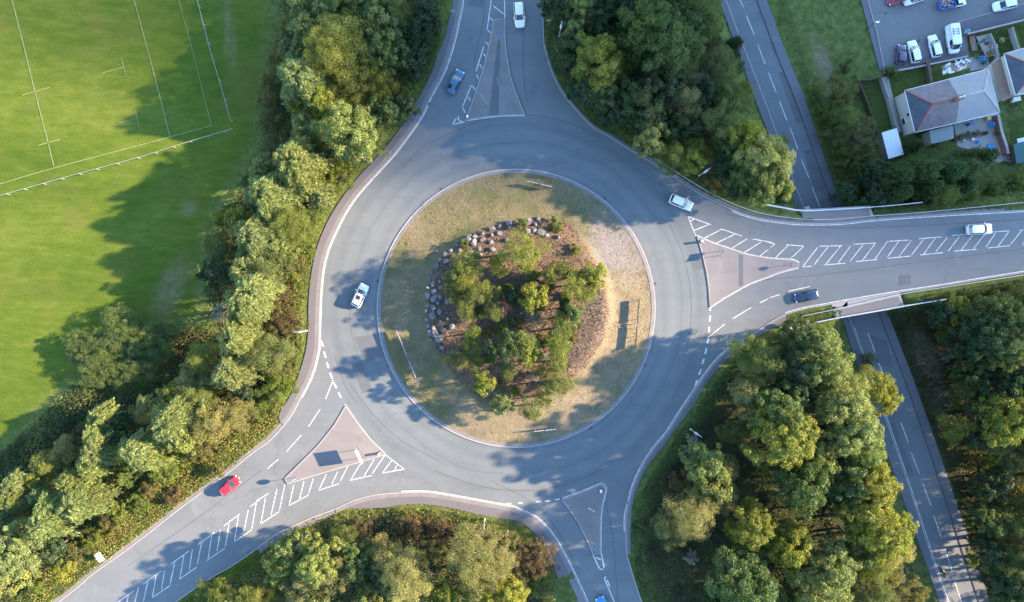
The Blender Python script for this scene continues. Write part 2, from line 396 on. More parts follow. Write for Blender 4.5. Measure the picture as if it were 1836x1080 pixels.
def ground_material():
    t = NT('grass_ground')
    wood = t.attr('wood').outputs['Fac']; bare = t.attr('bare').outputs['Fac']; rough = t.attr('rough').outputs['Fac']
    n1 = t.noise(0.045, 5, 0.6, sc=(0.55, 1.5, 1, 0.25)); n2 = t.noise(0.5, 5, 0.7, sc=(0.5, 1.4, 1, 0.2)); n3 = t.noise(5, 4, 0.75)
    f = t.math('ADD', t.math('MULTIPLY', n1, 0.42), t.math('ADD', t.math('MULTIPLY', n2, 0.38), t.math('MULTIPLY', n3, 0.2)))
    field = t.ramp(f, [(0.38, (0.038, 0.072, 0.008)), (0.5, (0.064, 0.100, 0.012)), (0.62, (0.106, 0.132, 0.022))])
    field = t.mix(t.ramp(t.noise(0.09, 5, 0.7), [(0.52, 0.0), (0.68, 0.6)]), field, (0.098, 0.098, 0.026))
    rg = t.ramp(t.noise(0.8, 6, 0.75), [(0.3, (0.04, 0.06, 0.016)), (0.5, (0.085, 0.115, 0.03)), (0.7, (0.155, 0.16, 0.06))])
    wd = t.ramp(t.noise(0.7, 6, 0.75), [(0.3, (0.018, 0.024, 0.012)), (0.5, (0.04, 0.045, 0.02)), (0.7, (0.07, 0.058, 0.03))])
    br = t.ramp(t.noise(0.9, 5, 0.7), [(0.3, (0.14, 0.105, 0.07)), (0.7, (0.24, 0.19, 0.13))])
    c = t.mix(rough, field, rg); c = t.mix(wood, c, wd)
    nb = t.math('MULTIPLY', bare, t.ramp(t.noise(0.6, 5, 0.7), [(0.35, 0.3), (0.6, 1.0)]))
    c = t.mix(nb, c, br)
    t.bump(t.math('ADD', n3, n2), 0.9, 0.18)
    return t.fin(c, 0.95, 0.1)
M['ground'] = ground_material()
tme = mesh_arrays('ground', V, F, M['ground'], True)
terrain = tag(link('ground', tme), kind='structure')
PXX = GX/K+918; PYY = 540-GY/K
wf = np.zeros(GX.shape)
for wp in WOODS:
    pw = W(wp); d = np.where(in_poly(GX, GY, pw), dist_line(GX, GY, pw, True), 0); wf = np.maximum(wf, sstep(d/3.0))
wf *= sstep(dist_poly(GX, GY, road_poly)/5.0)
rf = np.where(PXX > 560, 1.0, 0.0); rf = np.maximum(rf, np.where(PYY > 0, 0, 0))
dW = dist_line(GX, GY, W(WOOD_W), True); rf = np.maximum(rf, np.where(in_poly(GX, GY, W(WOOD_W)), 1.0, 1-sstep(dW/3.0)))
bf = np.zeros(GX.shape)
def blob(px, py, rx, ry, rot=0, amt=1.0, z=0):
    global bf
    x0, y0 = P2(px, py, z); dx, dy = GX-x0, GY-y0; c, s = math.cos(rot), math.sin(rot)
    u = (dx*c+dy*s)/(rx*K); v = (-dx*s+dy*c)/(ry*K); bf = np.maximum(bf, amt*sstep(1.4-np.hypot(u, v)))
blob(1475, 110, 16, 48, 0.35, 1.0, -6); blob(1490, 170, 18, 22, 0, 0.6, -6); blob(410, 55, 9, 70, 0.1, 0.45); blob(305, 520, 26, 60, -0.4, 0.5); blob(340, 375, 14, 12, 0, 0.5)
blob(1395, 400, 14, 60, 0.3, 0.3, -6); blob(1660, 640, 22, 60, 0.4, 0.9, -6); blob(1690, 720, 24, 40, 0.3, 0.7, -6)
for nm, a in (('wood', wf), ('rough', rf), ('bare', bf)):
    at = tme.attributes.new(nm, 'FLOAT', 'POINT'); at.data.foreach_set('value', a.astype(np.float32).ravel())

# ------------------------------------------------------------------ main road, pavements, kerbs
mb = MB(); mb.flat(road_poly, 0.0); tag(mb.build('road', M['asphalt']), kind='structure')
CX, CY = P2(925.5, 553); RI = 250*K
ang = np.linspace(0, 2*math.pi, 241)[:-1]
outer = []
for a in ang:
    r = 345*K
    rs = np.linspace(RI+1, r, 60); xs = CX+rs*np.cos(a); ys = CY+rs*np.sin(a); ok = in_poly(xs, ys, road_poly) & (dist_line(xs, ys, road_poly, True) > 0.35)
    k = np.argmin(ok) if not ok.all() else len(ok)-1
    outer.append(rs[max(k-1, 1)] if not ok.all() else r)
mb = MB(); n = len(ang)
mb.add([(CX+(RI-0.5)*math.cos(a), CY+(RI-0.5)*math.sin(a), 0.004) for a in ang]+[(CX+o*math.cos(a), CY+o*math.sin(a), 0.004) for a, o in zip(ang, outer)],
       [(i, n+i, n+(i+1) % n, (i+1) % n) for i in range(n)])
tag(mb.build('road', M['asphalt_ring']), kind='structure')
# resurfaced strips and patches on the arms (own thin sheets)
M['patch_a'] = asphalt('patch_a', (0.082, 0.094, 0.103), (0.108, 0.121, 0.130), rot=0.2)
M['patch_b'] = asphalt('patch_b', (0.15, 0.142, 0.14), (0.185, 0.175, 0.172), rot=0.9)
mb = MB()
for q in ([(842,0),(868,0),(866,14),(840,12)], [(1611,493),(1633,493),(1633,510),(1611,511)], [(1240,470),(1262,462),(1266,480),(1243,487)],
          [(636,604),(672,600),(690,640),(655,650)], [(630,655),(648,650),(668,700),(650,706)]):
    mb.flat(W(q), 0.008)
tag(mb.build('road_patch', M['patch_a']), kind='structure')
mb = MB()
for q in ([(722,300),(760,262),(806,240),(860,217),(910,208),(950,207),(985,211),(1030,224),(1075,246)], [(1196,395),(1222,450),(1238,520),(1238,590),(1226,650)], [(628,690),(668,742),(720,790),(790,828)], [(1140,300),(1200,345),(1250,400)],
          [(780,845),(860,872),(940,880),(1010,870),(1080,842)], [(1330,505),(1480,492),(1650,470),(1836,446)], [(1300,385),(1480,408),(1660,404),(1836,394)], [(470,842),(360,925),(230,1015)], [(865,190),(850,120),(866,40),(870,0)], [(945,190),(938,110),(942,0)],
          [(1085,900),(1098,960),(1108,1080)], [(600,640),(618,690),(640,725)], [(880,862),(960,905),(1005,960),(1035,1020)]):
    ribbon(mb, smooth_line(W(q)), 0.09, 0.0085)
tag(mb.build('tar_joint', M['tar']), kind='structure')
# pavements
PAV_W = [(812,-130),(812,0),(805,37),(797,70),(785,97),(777,123),(760,160),(737,200),(713,237),(687,270),(653,307),(627,337),(609,362),(593,388),(581,412),(570,440),(561,477),(555,520),(553,560),(553,593),(549,627),(540,660),(527,697),(514,722),(504,735),(500,748),(503,757)]
PAV_S = [(607,912),(663,911),(693,910),(717,905),(760,904),(810,911),(843,919),(893,929),(920,932),(940,940),(963,960),(980,983),(993,1013),(1000,1037),(1016,1032)]
PAV_SE = [(1131,995),(1130,953),(1132,920),(1137,893),(1147,863),(1163,833),(1187,803),(1213,767),(1243,727),(1263,692),(1285,664),(1320,630),(1352,607),(1380,592),(1410,574)]
PAV_NE = [(976,83),(983,110),(993,135),(1008,160),(1028,186),(1050,210),(1070,228),(1094,240),(1122,258)]
def seg_between(line, a, b):
    i = min(range(len(line)), key=lambda k: math.dist(line[k], a)); j = min(range(len(line)), key=lambda k: math.dist(line[k], b))
    return line[i:j+1] if i <= j else line[j:i+1][::-1]
def pave(out_px, line):
    o = smooth_line(W(out_px), 1.2); inner = seg_between(line, o[0], o[-1])
    return o + inner[::-1], inner
mbp = MB(); mbm = MB(); mbk = MB()
for op, ln, wm in ((PAV_W, lW, 0.7), (PAV_S, lS, 0.7), (PAV_SE, lE, 0.35), (PAV_NE, lN, 0.3)):
    poly, inner = pave(op, ln); mbp.prism(poly, -0.15, 0.11)
    side = 1 if in_poly(*[np.array([v]) for v in offset_line(inner, 0.4)[len(inner)//2]], poly)[0] else -1
    ribbon(mbm, offset_line(inner, side*(0.12+wm/2)), wm, 0.114)
    ribbon(mbk, offset_line(inner, side*0.06), 0.14, -0.1, 0.124)
tag(mbp.build('pavement', M['pavement']), kind='structure')
tag(mbm.build('pavement_margin', M['margin']), kind='structure')
# plain kerbs where there is no pavement
for ln, a, b in ((lW, (506,763), (60,1120)), (lS, (220,1140), (600,912)), (lN, (1950,371), (1120,264)), (lN, (975,83), (973,-100)), (lE, (1131,995), (1180,1150)), (lE, (1410,563), (1950,468)), (lS, (1016,1000), (1080,1150))):
    s_ = seg_between(ln, P2(*a), P2(*b)); tst = offset_line(s_, 0.5)[len(s_)//2]
    side = -1 if in_poly(np.array([tst[0]]), np.array([tst[1]]), road_poly)[0] else 1
    ribbon(mbk, offset_line(s_, side*0.09), 0.18, -0.1, 0.1)
tag(mbk.build('kerb', M['kerb']), kind='structure')
# dusty shoulder strips beside the kerbs
mb = MB()
for ln, a, b, wd in ((lW, (506,763), (60,1120), 0.7), (lS, (460,983), (600,912), 1.0), (lN, (1800,380), (1313,377), 0.5), (lN, (1313,377), (1120,264), 0.5), (lE, (1317,618), (1410,563), 0.6), (lS, (1016,1040), (1053,1080), 1.2)):
    s_ = seg_between(ln, P2(*a), P2(*b)); tst = offset_line(s_, 0.5)[len(s_)//2]
    side = -1 if in_poly(np.array([tst[0]]), np.array([tst[1]]), road_poly)[0] else 1
    ribbon(mb, offset_line(s_, side*(0.19+wd/2)), wd, 0.03)
tag(mb.build('dusty_shoulder', M['margin']), kind='structure')
# ------------------------------------------------------------------ splitter islands
SPL = {
 'N': [(885,37),(905,33),(906,80),(910,110),(916,140),(922,158),(932,185),(941,206),(925,206.5),(910,207),(880,209),(853,213),(835,215),(845,190),(855,160),(868,120),(880,70)],
 'SW': [(620,728),(640,757),(663,787),(690,813),(688,816),(647,828),(593,844),(543,859),(516,868),(511,859),(543,827),(570,800),(600,763)],
 'E': [(1250,424),(1258,450),(1267,487),(1271,517),(1273,550),(1297,535),(1323,520),(1347,507),(1380,495),(1396,488),(1431,479),(1432,472),(1423,467),(1380,464),(1340,457),(1310,447),(1280,437)],
 'S': [(1007,896),(1033,886),(1057,877),(1077,868),(1083,871),(1086,878),(1083,890),(1078,913),(1076,947),(1076,992),(1063,995),(1053,970),(1037,937),(1020,913)]}
mb = MB(); mk = MB(); mkd = MB()
for k, q in SPL.items():
    p = W(q); mb.prism(p, -0.1, 0.12); ribbon(mk, p+[p[0]], 0.16, 0.0, 0.128)
tag(mb.build('splitter_island', M['splitter']), kind='structure')
tag(mk.build('kerb', M['kerb']), kind='structure')
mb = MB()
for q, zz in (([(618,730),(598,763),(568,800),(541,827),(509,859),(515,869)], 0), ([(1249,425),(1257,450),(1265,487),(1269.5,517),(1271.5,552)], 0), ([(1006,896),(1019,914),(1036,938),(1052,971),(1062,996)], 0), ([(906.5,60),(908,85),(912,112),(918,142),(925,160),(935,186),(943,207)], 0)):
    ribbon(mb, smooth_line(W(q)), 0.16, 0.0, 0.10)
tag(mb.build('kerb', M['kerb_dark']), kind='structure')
mb = MB()
for q in ([(893,73),(897,73),(894,208),(876,209)], [(1324,457),(1332,458),(1332,512),(1324,514)]): mb.flat(W(q), 0.125)
tag(mb.build('paving_patch', M['patch_a']), kind='structure')
mb = MB()
for q in ([(903,169),(918,168),(935,204),(912,205)], [(890,140),(912,135),(918,152),(892,155)]): mb.flat(W(q), 0.129)
tag(mb.build('paving_patch', M['margin']), kind='structure')
# ------------------------------------------------------------------ painted markings
mk = MB(); ZM = 0.012
def L(off, pairs, wd=0.15, sc=3.0, m=None):
    for a, b in pairs: seg(m or mk, P2(off[0]+a[0]/sc, off[1]+a[1]/sc), P2(off[0]+b[0]/sc, off[1]+b[1]/sc), wd, ZM)
# top arm
L((460,0), [((1260,15),(1240,162)),((1270,30),(1327,75)),((1255,95),(1275,115)),((1243,162),(1260,178)),((1232,228),(1248,242)),((1222,250),(1180,385)),((1220,290),(1233,305)),
   ((1200,345),(1213,367)),((1182,403),(1195,425)),((1155,460),(1108,575)),((1162,462),(1177,487)),((1138,523),(1152,543)),((1108,582),(1124,608)),((1075,637),(1052,672)),((1085,628),(1088,648)),((1088,648),(1106,657)),
   ((1332,-200),(1335,95)),((1285,-160),(1260,15)),((1300,-120),(1325,-80)),((1052,672),(1120,655))])
# south-west arm hatching
L((460,720), [((795,365),(677,385)),((677,385),(725,320)),((755,343),(743,372)),((690,290),(622,388)),((632,312),(578,402)),((558,335),(505,425)),((500,425),(620,398)),((490,350),(450,430)),
   ((437,378),(405,445)),((375,392),(335,478)),((335,478),(445,442)),((305,415),(280,495)),((255,430),(232,522)),((200,450),(175,560)),((175,560),(280,503)),((153,445),(123,585)),((110,470),(78,612)),
   ((48,520),(23,658)),((23,658),(122,593)),((0,535),(65,495)),((342,42),(280,135)),((240,182),(163,268)),((117,312),(58,362)),
   ((475,15),(540,110)),((540,110),(610,200)),((610,200),(690,285)),((690,285),(795,365))], 0.135)
L((0,720), [((1378,545),(1355,685)),((1335,585),(1310,710)),((1285,605),(1260,755)),((1235,640),(1212,780)),((1185,690),(1168,805)),((1140,715),(1118,855)),((1085,755),(1062,875)),((1035,795),(1018,910)),
   ((990,825),(967,955)),((940,865),(915,985)),((885,910),(870,1010)),((840,935),(820,1055)),((795,970),(770,1080)),((745,1000),(722,1095)),((690,1045),(668,1150)),((640,1080),(615,1190)),((590,1120),(568,1230)),
   ((1345,567),(1395,530)),((1205,670),(1290,605)),((1065,770),(1155,705)),((920,875),(1015,805)),((770,982),(868,912)),((635,1080),(718,1020)),((1260,755),(1355,690)),((1110,857),(1210,790)),((965,957),(1060,890)),((820,1055),(915,990)),((668,1150),(770,1085)),((500,1185),(590,1120))], 0.135)
# west entry give-way line
L((460,360), [((350,755),(357,785)),((362,812),(372,845)),((378,870),(388,900)),((394,925),(408,958)),((415,980),(430,1008)),((440,1032),(455,1060))], 0.3)
L((460,360), [((412,965),(372,1067))], 0.15)
# east arm
L((920,360), [((940,85),(1065,130)),((940,85),(985,193)),((975,160),(1050,130)),((952,110),(975,100)),((1028,203),(1120,155)),((1118,152),(1230,190)),((1095,228),(1190,182)),((1170,260),(1260,205)),
   ((1242,280),(1335,222)),((1290,207),(1390,224)),((1325,300),(1385,252)),((1327,550),(1383,522)),((1182,635),(1280,575)),((1050,735),(1137,665))], 0.135)
L((1376,360), [((-5,222),(40,232)),((40,232),(0,268)),((40,310),(112,240)),((100,237),(195,245)),((118,318),(192,248)),((190,355),(270,252)),((188,357),(240,352)),((250,345),(325,250)),((280,245),(402,243)),
   ((315,342),(392,245)),((302,346),(418,337)),((380,335),(447,243)),((445,325),(515,237)),((462,235),(582,228)),((512,320),(580,230)),((475,328),(592,317)),((578,315),(645,220)),((640,220),(757,212)),
   ((645,305),(708,215)),((650,310),(770,298)),((710,297),(773,213)),((775,292),(842,205)),((815,205),(935,195)),((840,288),(905,198)),((822,292),(943,280)),((905,275),(968,197)),((972,272),(1035,190)),
   ((993,188),(1110,178)),((1042,265),(1105,185)),((1002,272),(1125,262)),((1108,258),(1168,182)),((1175,250),(1228,172)),((1180,170),(1300,163)),((1240,245),(1298,168)),((1185,255),(1305,242)),
   ((1308,235),(1368,160)),((1355,160),(1480,150)),((1370,235),(1490,225)),((1375,228),(1435,153)),((1440,222),(1500,148)),((0,527),(65,505)),((115,487),(228,462)),((1560,145),(1660,138)),((1560,220),(1670,208)),((1510,215),(1570,142)),((1580,210),(1640,138))], 0.135)
L((920,360), [((1060,573),(1060,592)),((1060,618),(1058,650)),((1055,678),(1053,708)),((1050,738),(1045,768)),((1040,793),(1033,825)),((1027,850),(1017,880)),((1010,907),(1000,937)),((990,965),(978,995))], 0.3)
# south arm
L((920,720), [((430,828),(465,900)),((465,900),(487,905)),((474,815),(490,895)),((443,838),(472,852)),((490,950),(545,1080)),((505,960),(520,995)),((490,950),(500,945)),((548,1090),(590,1190)),((225,530),(250,525)),((172,537),(200,534)),((125,541),(150,538)),((-35,550),(-10,549)),((28,547),(50,546))], 0.2)
# edge lines
for ln, a, b, d in ((lW, (830,-100), (573,640), 0.1), (lW, (573,640), (540,713), 0.1), (lE, (1317,618), (1121,953), 0.1), (lE, (1836,488), (1408,563), 0.12), (lN, (1950,371), (1313,377), 0.12), (lS, (720,883), (1053,1080), 0.1)):
    s_ = seg_between(ln, P2(*a), P2(*b)); tst = offset_line(s_, 0.5)[len(s_)//2]
    side = 1 if in_poly(np.array([tst[0]]), np.array([tst[1]]), road_poly)[0] else -1
    ribbon(mk, offset_line(s_, side*0.16), 0.15, ZM)
for k, a, b in (('E', 0, 5), ('E', 5, 17), ('S', 0, 8)):
    pass
mk2 = MB()
ribbon(mk, smooth_line(W([(1249,422),(1280,435.5),(1310,445.5),(1340,455.5),(1380,462.5),(1424,465.5),(1433,470.5)])), 0.13, ZM)
ribbon(mk, smooth_line(W([(1274,552),(1297,537),(1323,522),(1347,509),(1380,497),(1397,490),(1432,481)])), 0.13, ZM)
ribbon(mk, smooth_line(W([(836,216.5),(853,214.5),(880,210.5),(910,208.5),(942,207.5)])), 0.13, ZM)
ribbon(mk, smooth_line(W([(1008,893.5),(1033,884),(1057,875),(1077,866),(1085,869),(1088,878),(1085,890),(1080,913),(1078,947),(1078,992)])), 0.13, ZM)
tag(mk.build('road_marking', M['paint']), kind='structure')
# ------------------------------------------------------------------ lower road in the cutting
mb = MB(); mb.flat(lLK+lRK[::-1], ZL+0.0); tag(mb.build('road', M['asphalt_low']), kind='structure')
mb = MB(); mb.prism(lLO+lLK[::-1], ZL-0.15, ZL+0.1); mb.prism(lRK+lRO[::-1], ZL-0.15, ZL+0.1); tag(mb.build('pavement', M['pavement_low']), kind='structure')
mb = MB(); ribbon(mb, offset_line(lLK, -0.08), 0.16, ZL, ZL+0.11); tag(mb.build('kerb', M['kerb']), kind='structure')
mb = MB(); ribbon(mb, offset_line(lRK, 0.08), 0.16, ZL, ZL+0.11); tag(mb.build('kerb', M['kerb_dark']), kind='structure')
mb = MB()
cl = [(1326.7,0),(1333,13),(1338.3,28.3),(1352.3,62.7),(1358.7,79.7),(1371.7,115),(1378,131),(1391.7,166),(1397.7,181.7),(1411,216.7),(1416.7,229.3),(1431,269.3),(1436.7,285),(1450.3,319.3),(1456,336),(1470,372)]
for a, b in [(cl[i], cl[i+1]) for i in (2, 4, 6, 8, 10, 12, 14)] + [(cl[0], cl[1])]: seg(mb, P2(*a, ZL), P2(*b, ZL), 0.13, ZL+0.008)
for a, b in (((1556,597),(1568.7,631)),((1575.5,651),(1588,684)),((1595,702),(1608,738)),((1615,757.5),(1629,795)),((1634,812),(1648.5,850)),((1655,868.5),(1669,906.5)),((1674.5,925),(1688,965)),((1694.5,985),(1707,1024)),((1711.5,1042),(1724,1080)),((1729,1098),(1742,1136)),((1312,-35),(1320,-12)),((1292,-85),(1302,-58))):
    seg(mb, P2(*a, ZL), P2(*b, ZL), 0.13, ZL+0.008)
ribbon(mb, offset_line(seg_between(lLK, P2(1526,580,ZL), P2(1720,1140,ZL)), 0.25), 0.1, ZL+0.008)
tag(mb.build('road_marking', M['paint']), kind='structure')
mb = MB()
for q in ([(1588,760),(1603,757),(1637,845),(1627,850)],[(1560,600),(1590,610),(1600,660),(1578,655)],[(1395,130),(1408,128),(1440,220),(1428,222)],[(1440,270),(1470,268),(1492,340),(1462,345)],[(1372,30),(1384,60),(1396,98),(1388,100)]): mb.flat(W(q, ZL), ZL+0.004)
tag(mb.build('road_patch', M['patch_a']), kind='structure')
# ------------------------------------------------------------------ bridge
br = empty('road_bridge', (0, 0, 0)); tag(br, 'road bridge with grey footways and pale railings crossing over the sunken road', 'bridge')
deck = W([(1436,376),(1560,369),(1622,551),(1500,572)])
MB().prism(deck, -1.1, -0.02).build('deck', M['concrete'], br)
m_ = MB(); m_.prism(W([(1437,379),(1557,373),(1560,387.5),(1500,392.5),(1439,392)]), -0.018, 0.1); m_.build('footway', M['splitter'], br); m_ = MB(); m_.prism(W([(1505,556),(1540,548),(1611,532),(1617,549),(1508,568)]), -0.018, 0.1)
m_.build('footway', M['splitter'], br)
for sg, (a, b) in ((1, (P2(1430,376,ZL), P2(1500,548,ZL))), (-1, (P2(1515,378,ZL), P2(1584,548,ZL)))):
    dx, dy = b[0]-a[0], b[1]-a[1]; l = math.hypot(dx, dy); rz = math.atan2(dy, dx); o = 0.45*sg
    MB().box(((a[0]+b[0])/2+math.sin(rz)*o, (a[1]+b[1])/2-math.cos(rz)*o, (ZL-1.1)/2), (l, 0.9, -ZL-1.1-0.01), rz).build('abutment', M['concrete'], br)
def railing(name, px, label, cat, hgt, rails, post_every, mat, rail_w=0.09, zbase=0.0, group=None, follow=True, post_r=0.05, solid=False):
    pts = smooth_line([P2(*q, zbase+hgt*0.9) for q in px], 1.5); root = empty(name, (pts[0][0], pts[0][1], 0.0)); ox, oy = pts[0]
    loc = [(x-ox, y-oy) for x, y in pts]; z0 = [max(gz(x, y), -1.5) if follow else zbase for x, y in pts]
    for rh in rails:
        m2 = MB()
        a = offset_line(loc, rail_w/2); b = offset_line(loc, -rail_w/2); rt = 0.24 if solid else 0.05
        for i in range(len(loc)-1):
            vs = [(*a[i], zbase+rh-rt/2), (*b[i], zbase+rh-rt/2), (*b[i+1], zbase+rh-rt/2), (*a[i+1], zbase+rh-rt/2), (*a[i], zbase+rh+rt/2), (*b[i], zbase+rh+rt/2), (*b[i+1], zbase+rh+rt/2), (*a[i+1], zbase+rh+rt/2)]
            m2.add(vs, [(4,5,6,7),(3,2,1,0),(0,4,7,3),(1,2,6,5),(0,1,5,4),(2,3,7,6)])
        m2.build('rail', mat, root)
    acc = post_every; pm = MB(); pm.box((0, 0, 0.5), (post_r*2, post_r*2, 1.0)); pme = pm.mesh('post', mat)
    for i in range(len(loc)):
        if i: acc += math.dist(loc[i], loc[i-1])
        if acc >= post_every:
            acc = 0; g0 = gz(*pts[i]) if follow else zbase
            g0 = zbase-0.05 if abs(g0-zbase) > 2.5 else g0-0.1
            o = link('post', pme, root); o.location = (loc[i][0]-0.0, loc[i][1], g0); o.scale = (1, 1, zbase+hgt-g0)
    return tag(root, label, cat, group)
railing('bridge_railing', [(1376,367),(1409,373),(1443,378),(1500,375.5),(1556,372),(1605,368),(1653,363)], 'pale railing on the upper edge of the road bridge', 'railing', 1.15, (1.15, 0.75, 0.4), 2.0, M['white_metal'], 0.1)
railing('bridge_railing', [(1466,578),(1509,569),(1560,560),(1616,550),(1660,543),(1696,537)], 'pale railing on the lower edge of the road bridge', 'railing', 1.15, (1.15, 0.75, 0.4), 2.0, M['white_metal'], 0.1)
railing('crash_barrier', [(1175,285),(1220,313),(1253,334),(1300,359),(1340,375),(1376,385),(1439,393),(1486,394),(1556,388)], 'long steel crash barrier curving from the wood to the bridge', 'barrier', 0.75, (0.6,), 3.2, M['steel'], 0.08, solid=True)
railing('crash_barrier', [(1556,388),(1676,379),(1836,363),(1900,356)], 'steel crash barrier on the grass verge below the garden hedge', 'barrier', 0.75, (0.6,), 3.2, M['steel'], 0.08, solid=True)
railing('crash_barrier', [(1439,567),(1506,553),(1609,529),(1709,513),(1836,493),(1900,482)], 'steel crash barrier along the lower side of the right-hand road', 'barrier', 0.75, (0.6,), 3.2, M['steel'], 0.08, solid=True)
# ------------------------------------------------------------------ central island
tris = []; rr = np.concatenate([np.linspace(0, 23.85, 62)]); na = 220
VI = [(CX, CY, 0.0)]; 
def island_h(x, y):
    d = np.hypot(x-CX, y-CY); base = 0.12+0.5*sstep((23.6-d)/8.0)
    d2 = np.hypot((x-P2(925,550)[0])/1.08, y-P2(925,550)[1]); return base+1.1*sstep((16.5-d2)/3.0)+0.25*sstep((12-d2)/6)
mbv = []
for r in rr[1:]:
    for k in range(na):
        a = 2*math.pi*k/na; mbv.append((CX+r*math.cos(a), CY+r*math.sin(a)))
mbv = np.array(mbv); hz = island_h(mbv[:, 0], mbv[:, 1])+RNG.normal(0, 0.015, len(mbv))
Vv = np.vstack([[CX, CY, float(island_h(np.array([CX]), np.array([CY]))[0])], np.column_stack([mbv, hz])])
fs = [(0, 1+k, 1+(k+1) % na, 1+(k+1) % na) for k in range(na)]
quads = []
for j in range(len(rr)-2):
    for k in range(na): quads.append((1+j*na+k, 1+(j+1)*na+k, 1+(j+1)*na+(k+1) % na, 1+j*na+(k+1) % na))
me = bpy.data.meshes.new('island_ground'); me.from_pydata([tuple(v) for v in Vv], [], [(0, 1+k, 1+(k+1) % na) for k in range(na)]+quads); me.update()
for p in me.polygons: p.use_smooth = True
ipx = Vv[:, 0]/K+918; ipy = 540-Vv[:, 1]/K
def soft(px, py, poly, wd): 
    d = dist_line(px, py, poly, True); return np.where(in_poly(px, py, poly), sstep(0.5+d/wd/2), sstep(0.5-d/wd/2))
BARK = [(770,560),(772,520),(790,470),(840,425),(900,400),(960,392),(1020,400),(1050,440),(1070,480),(1085,540),(1080,600),(1050,650),(1020,690),(980,700),(930,720),(870,720),(820,680),(785,630)]
HEATH = [(1040,520),(1080,505),(1092,560),(1080,610),(1050,660),(1020,660),(1030,600),(1050,560)]
GRAV = [(1040,430),(1080,388),(1108,392),(1145,440),(1158,480),(1120,492),(1075,478)]
DRY = [(1080,480),(1160,440),(1178,560),(1150,660),(1090,740),(1000,800),(880,802),(800,765),(830,720),(930,735),(1010,705),(1060,660),(1090,600)]
at = {'bark': soft(ipx, ipy, BARK, 16), 'grav': soft(ipx, ipy, GRAV, 55), 'dry': soft(ipx, ipy, DRY, 45), 'heath': soft(ipx, ipy, HEATH, 16)}
for k, a in at.items():
    q = me.attributes.new(k, 'FLOAT', 'POINT'); q.data.foreach_set('value', a.astype(np.float32))
def island_mat():
    t = NT('island_ground'); n2 = t.noise(0.5, 6, 0.7); n3 = t.noise(3.2, 5, 0.75, sc=(0.8, 1.4, 1, 0.4)); n1 = t.noise(0.12, 4, 0.6)
    f = t.math('ADD', t.math('MULTIPLY', n2, 0.45), t.math('ADD', t.math('MULTIPLY', n3, 0.3), t.math('MULTIPLY', n1, 0.25)))
    gr = t.ramp(f, [(0.34, (0.085, 0.078, 0.045)), (0.48, (0.135, 0.122, 0.068)), (0.56, (0.165, 0.14, 0.09)), (0.68, (0.225, 0.18, 0.125))])
    gr = t.mix(t.ramp(n1, [(0.36, 0.55), (0.56, 0.0)]), gr, (0.095, 0.105, 0.04))
    dry = t.ramp(f, [(0.34, (0.125, 0.108, 0.072)), (0.5, (0.178, 0.15, 0.102)), (0.66, (0.235, 0.195, 0.14))])
    dry = t.mix(t.ramp(t.noise(0.25, 4), [(0.5, 0.0), (0.65, 0.5)]), dry, (0.165, 0.16, 0.07))
    bark = t.ramp(t.noise(1.4, 6, 0.8), [(0.3, (0.055, 0.042, 0.036)), (0.5, (0.105, 0.074, 0.056)), (0.62, (0.15, 0.105, 0.075)), (0.72, (0.09, 0.09, 0.04))])
    gv = t.ramp(t.noise(2.5, 6, 0.75), [(0.35, (0.135, 0.126, 0.12)), (0.55, (0.185, 0.174, 0.168)), (0.68, (0.12, 0.11, 0.075))])
    he = t.ramp(t.noise(3.0, 6, 0.8), [(0.35, (0.09, 0.068, 0.058)), (0.5, (0.165, 0.13, 0.11)), (0.68, (0.235, 0.19, 0.155))])
    def edge(a): return t.ramp(t.math('ADD', t.attr(a).outputs['Fac'], t.math('MULTIPLY', t.math('SUBTRACT', n2, 0.5), 1.7)), [(0.22, 0.0), (0.78, 1.0)])
    c = t.mix(edge('dry'), gr, dry); c = t.mix(edge('grav'), c, gv); c = t.mix(edge('bark'), c, bark); c = t.mix(edge('heath'), c, he)
    t.bump(t.math('ADD', n3, n2), 0.9, 0.2); return t.fin(c, 0.95, 0.1)
me.materials.append(island_mat()); tag(link('island_ground', me), kind='structure')
mb = MB()
for r0, r1, z0, z1 in ((23.78, RI-0.2, 0.10, 0.15),):
    vs = [(CX+r*math.cos(a), CY+r*math.sin(a), z) for r, z in ((r0, 0.0), (r0, 0.16), (r1, 0.12), (r1, -0.05)) for a in ang]
    n = len(ang); fs = []
    for j in range(3):
        for i in range(n): fs.append((j*n+i, j*n+(i+1) % n, (j+1)*n+(i+1) % n, (j+1)*n+i)[::-1])
    mb.add(vs, fs)
tag(mb.build('island_apron', M['margin']), kind='structure')
mb = MB(); ribbon(mb, [(CX+(RI-0.1)*math.cos(a), CY+(RI-0.1)*math.sin(a)) for a in list(ang)+[0.0]], 0.2, -0.05, 0.135); tag(mb.build('kerb', M['kerb']), kind='structure')

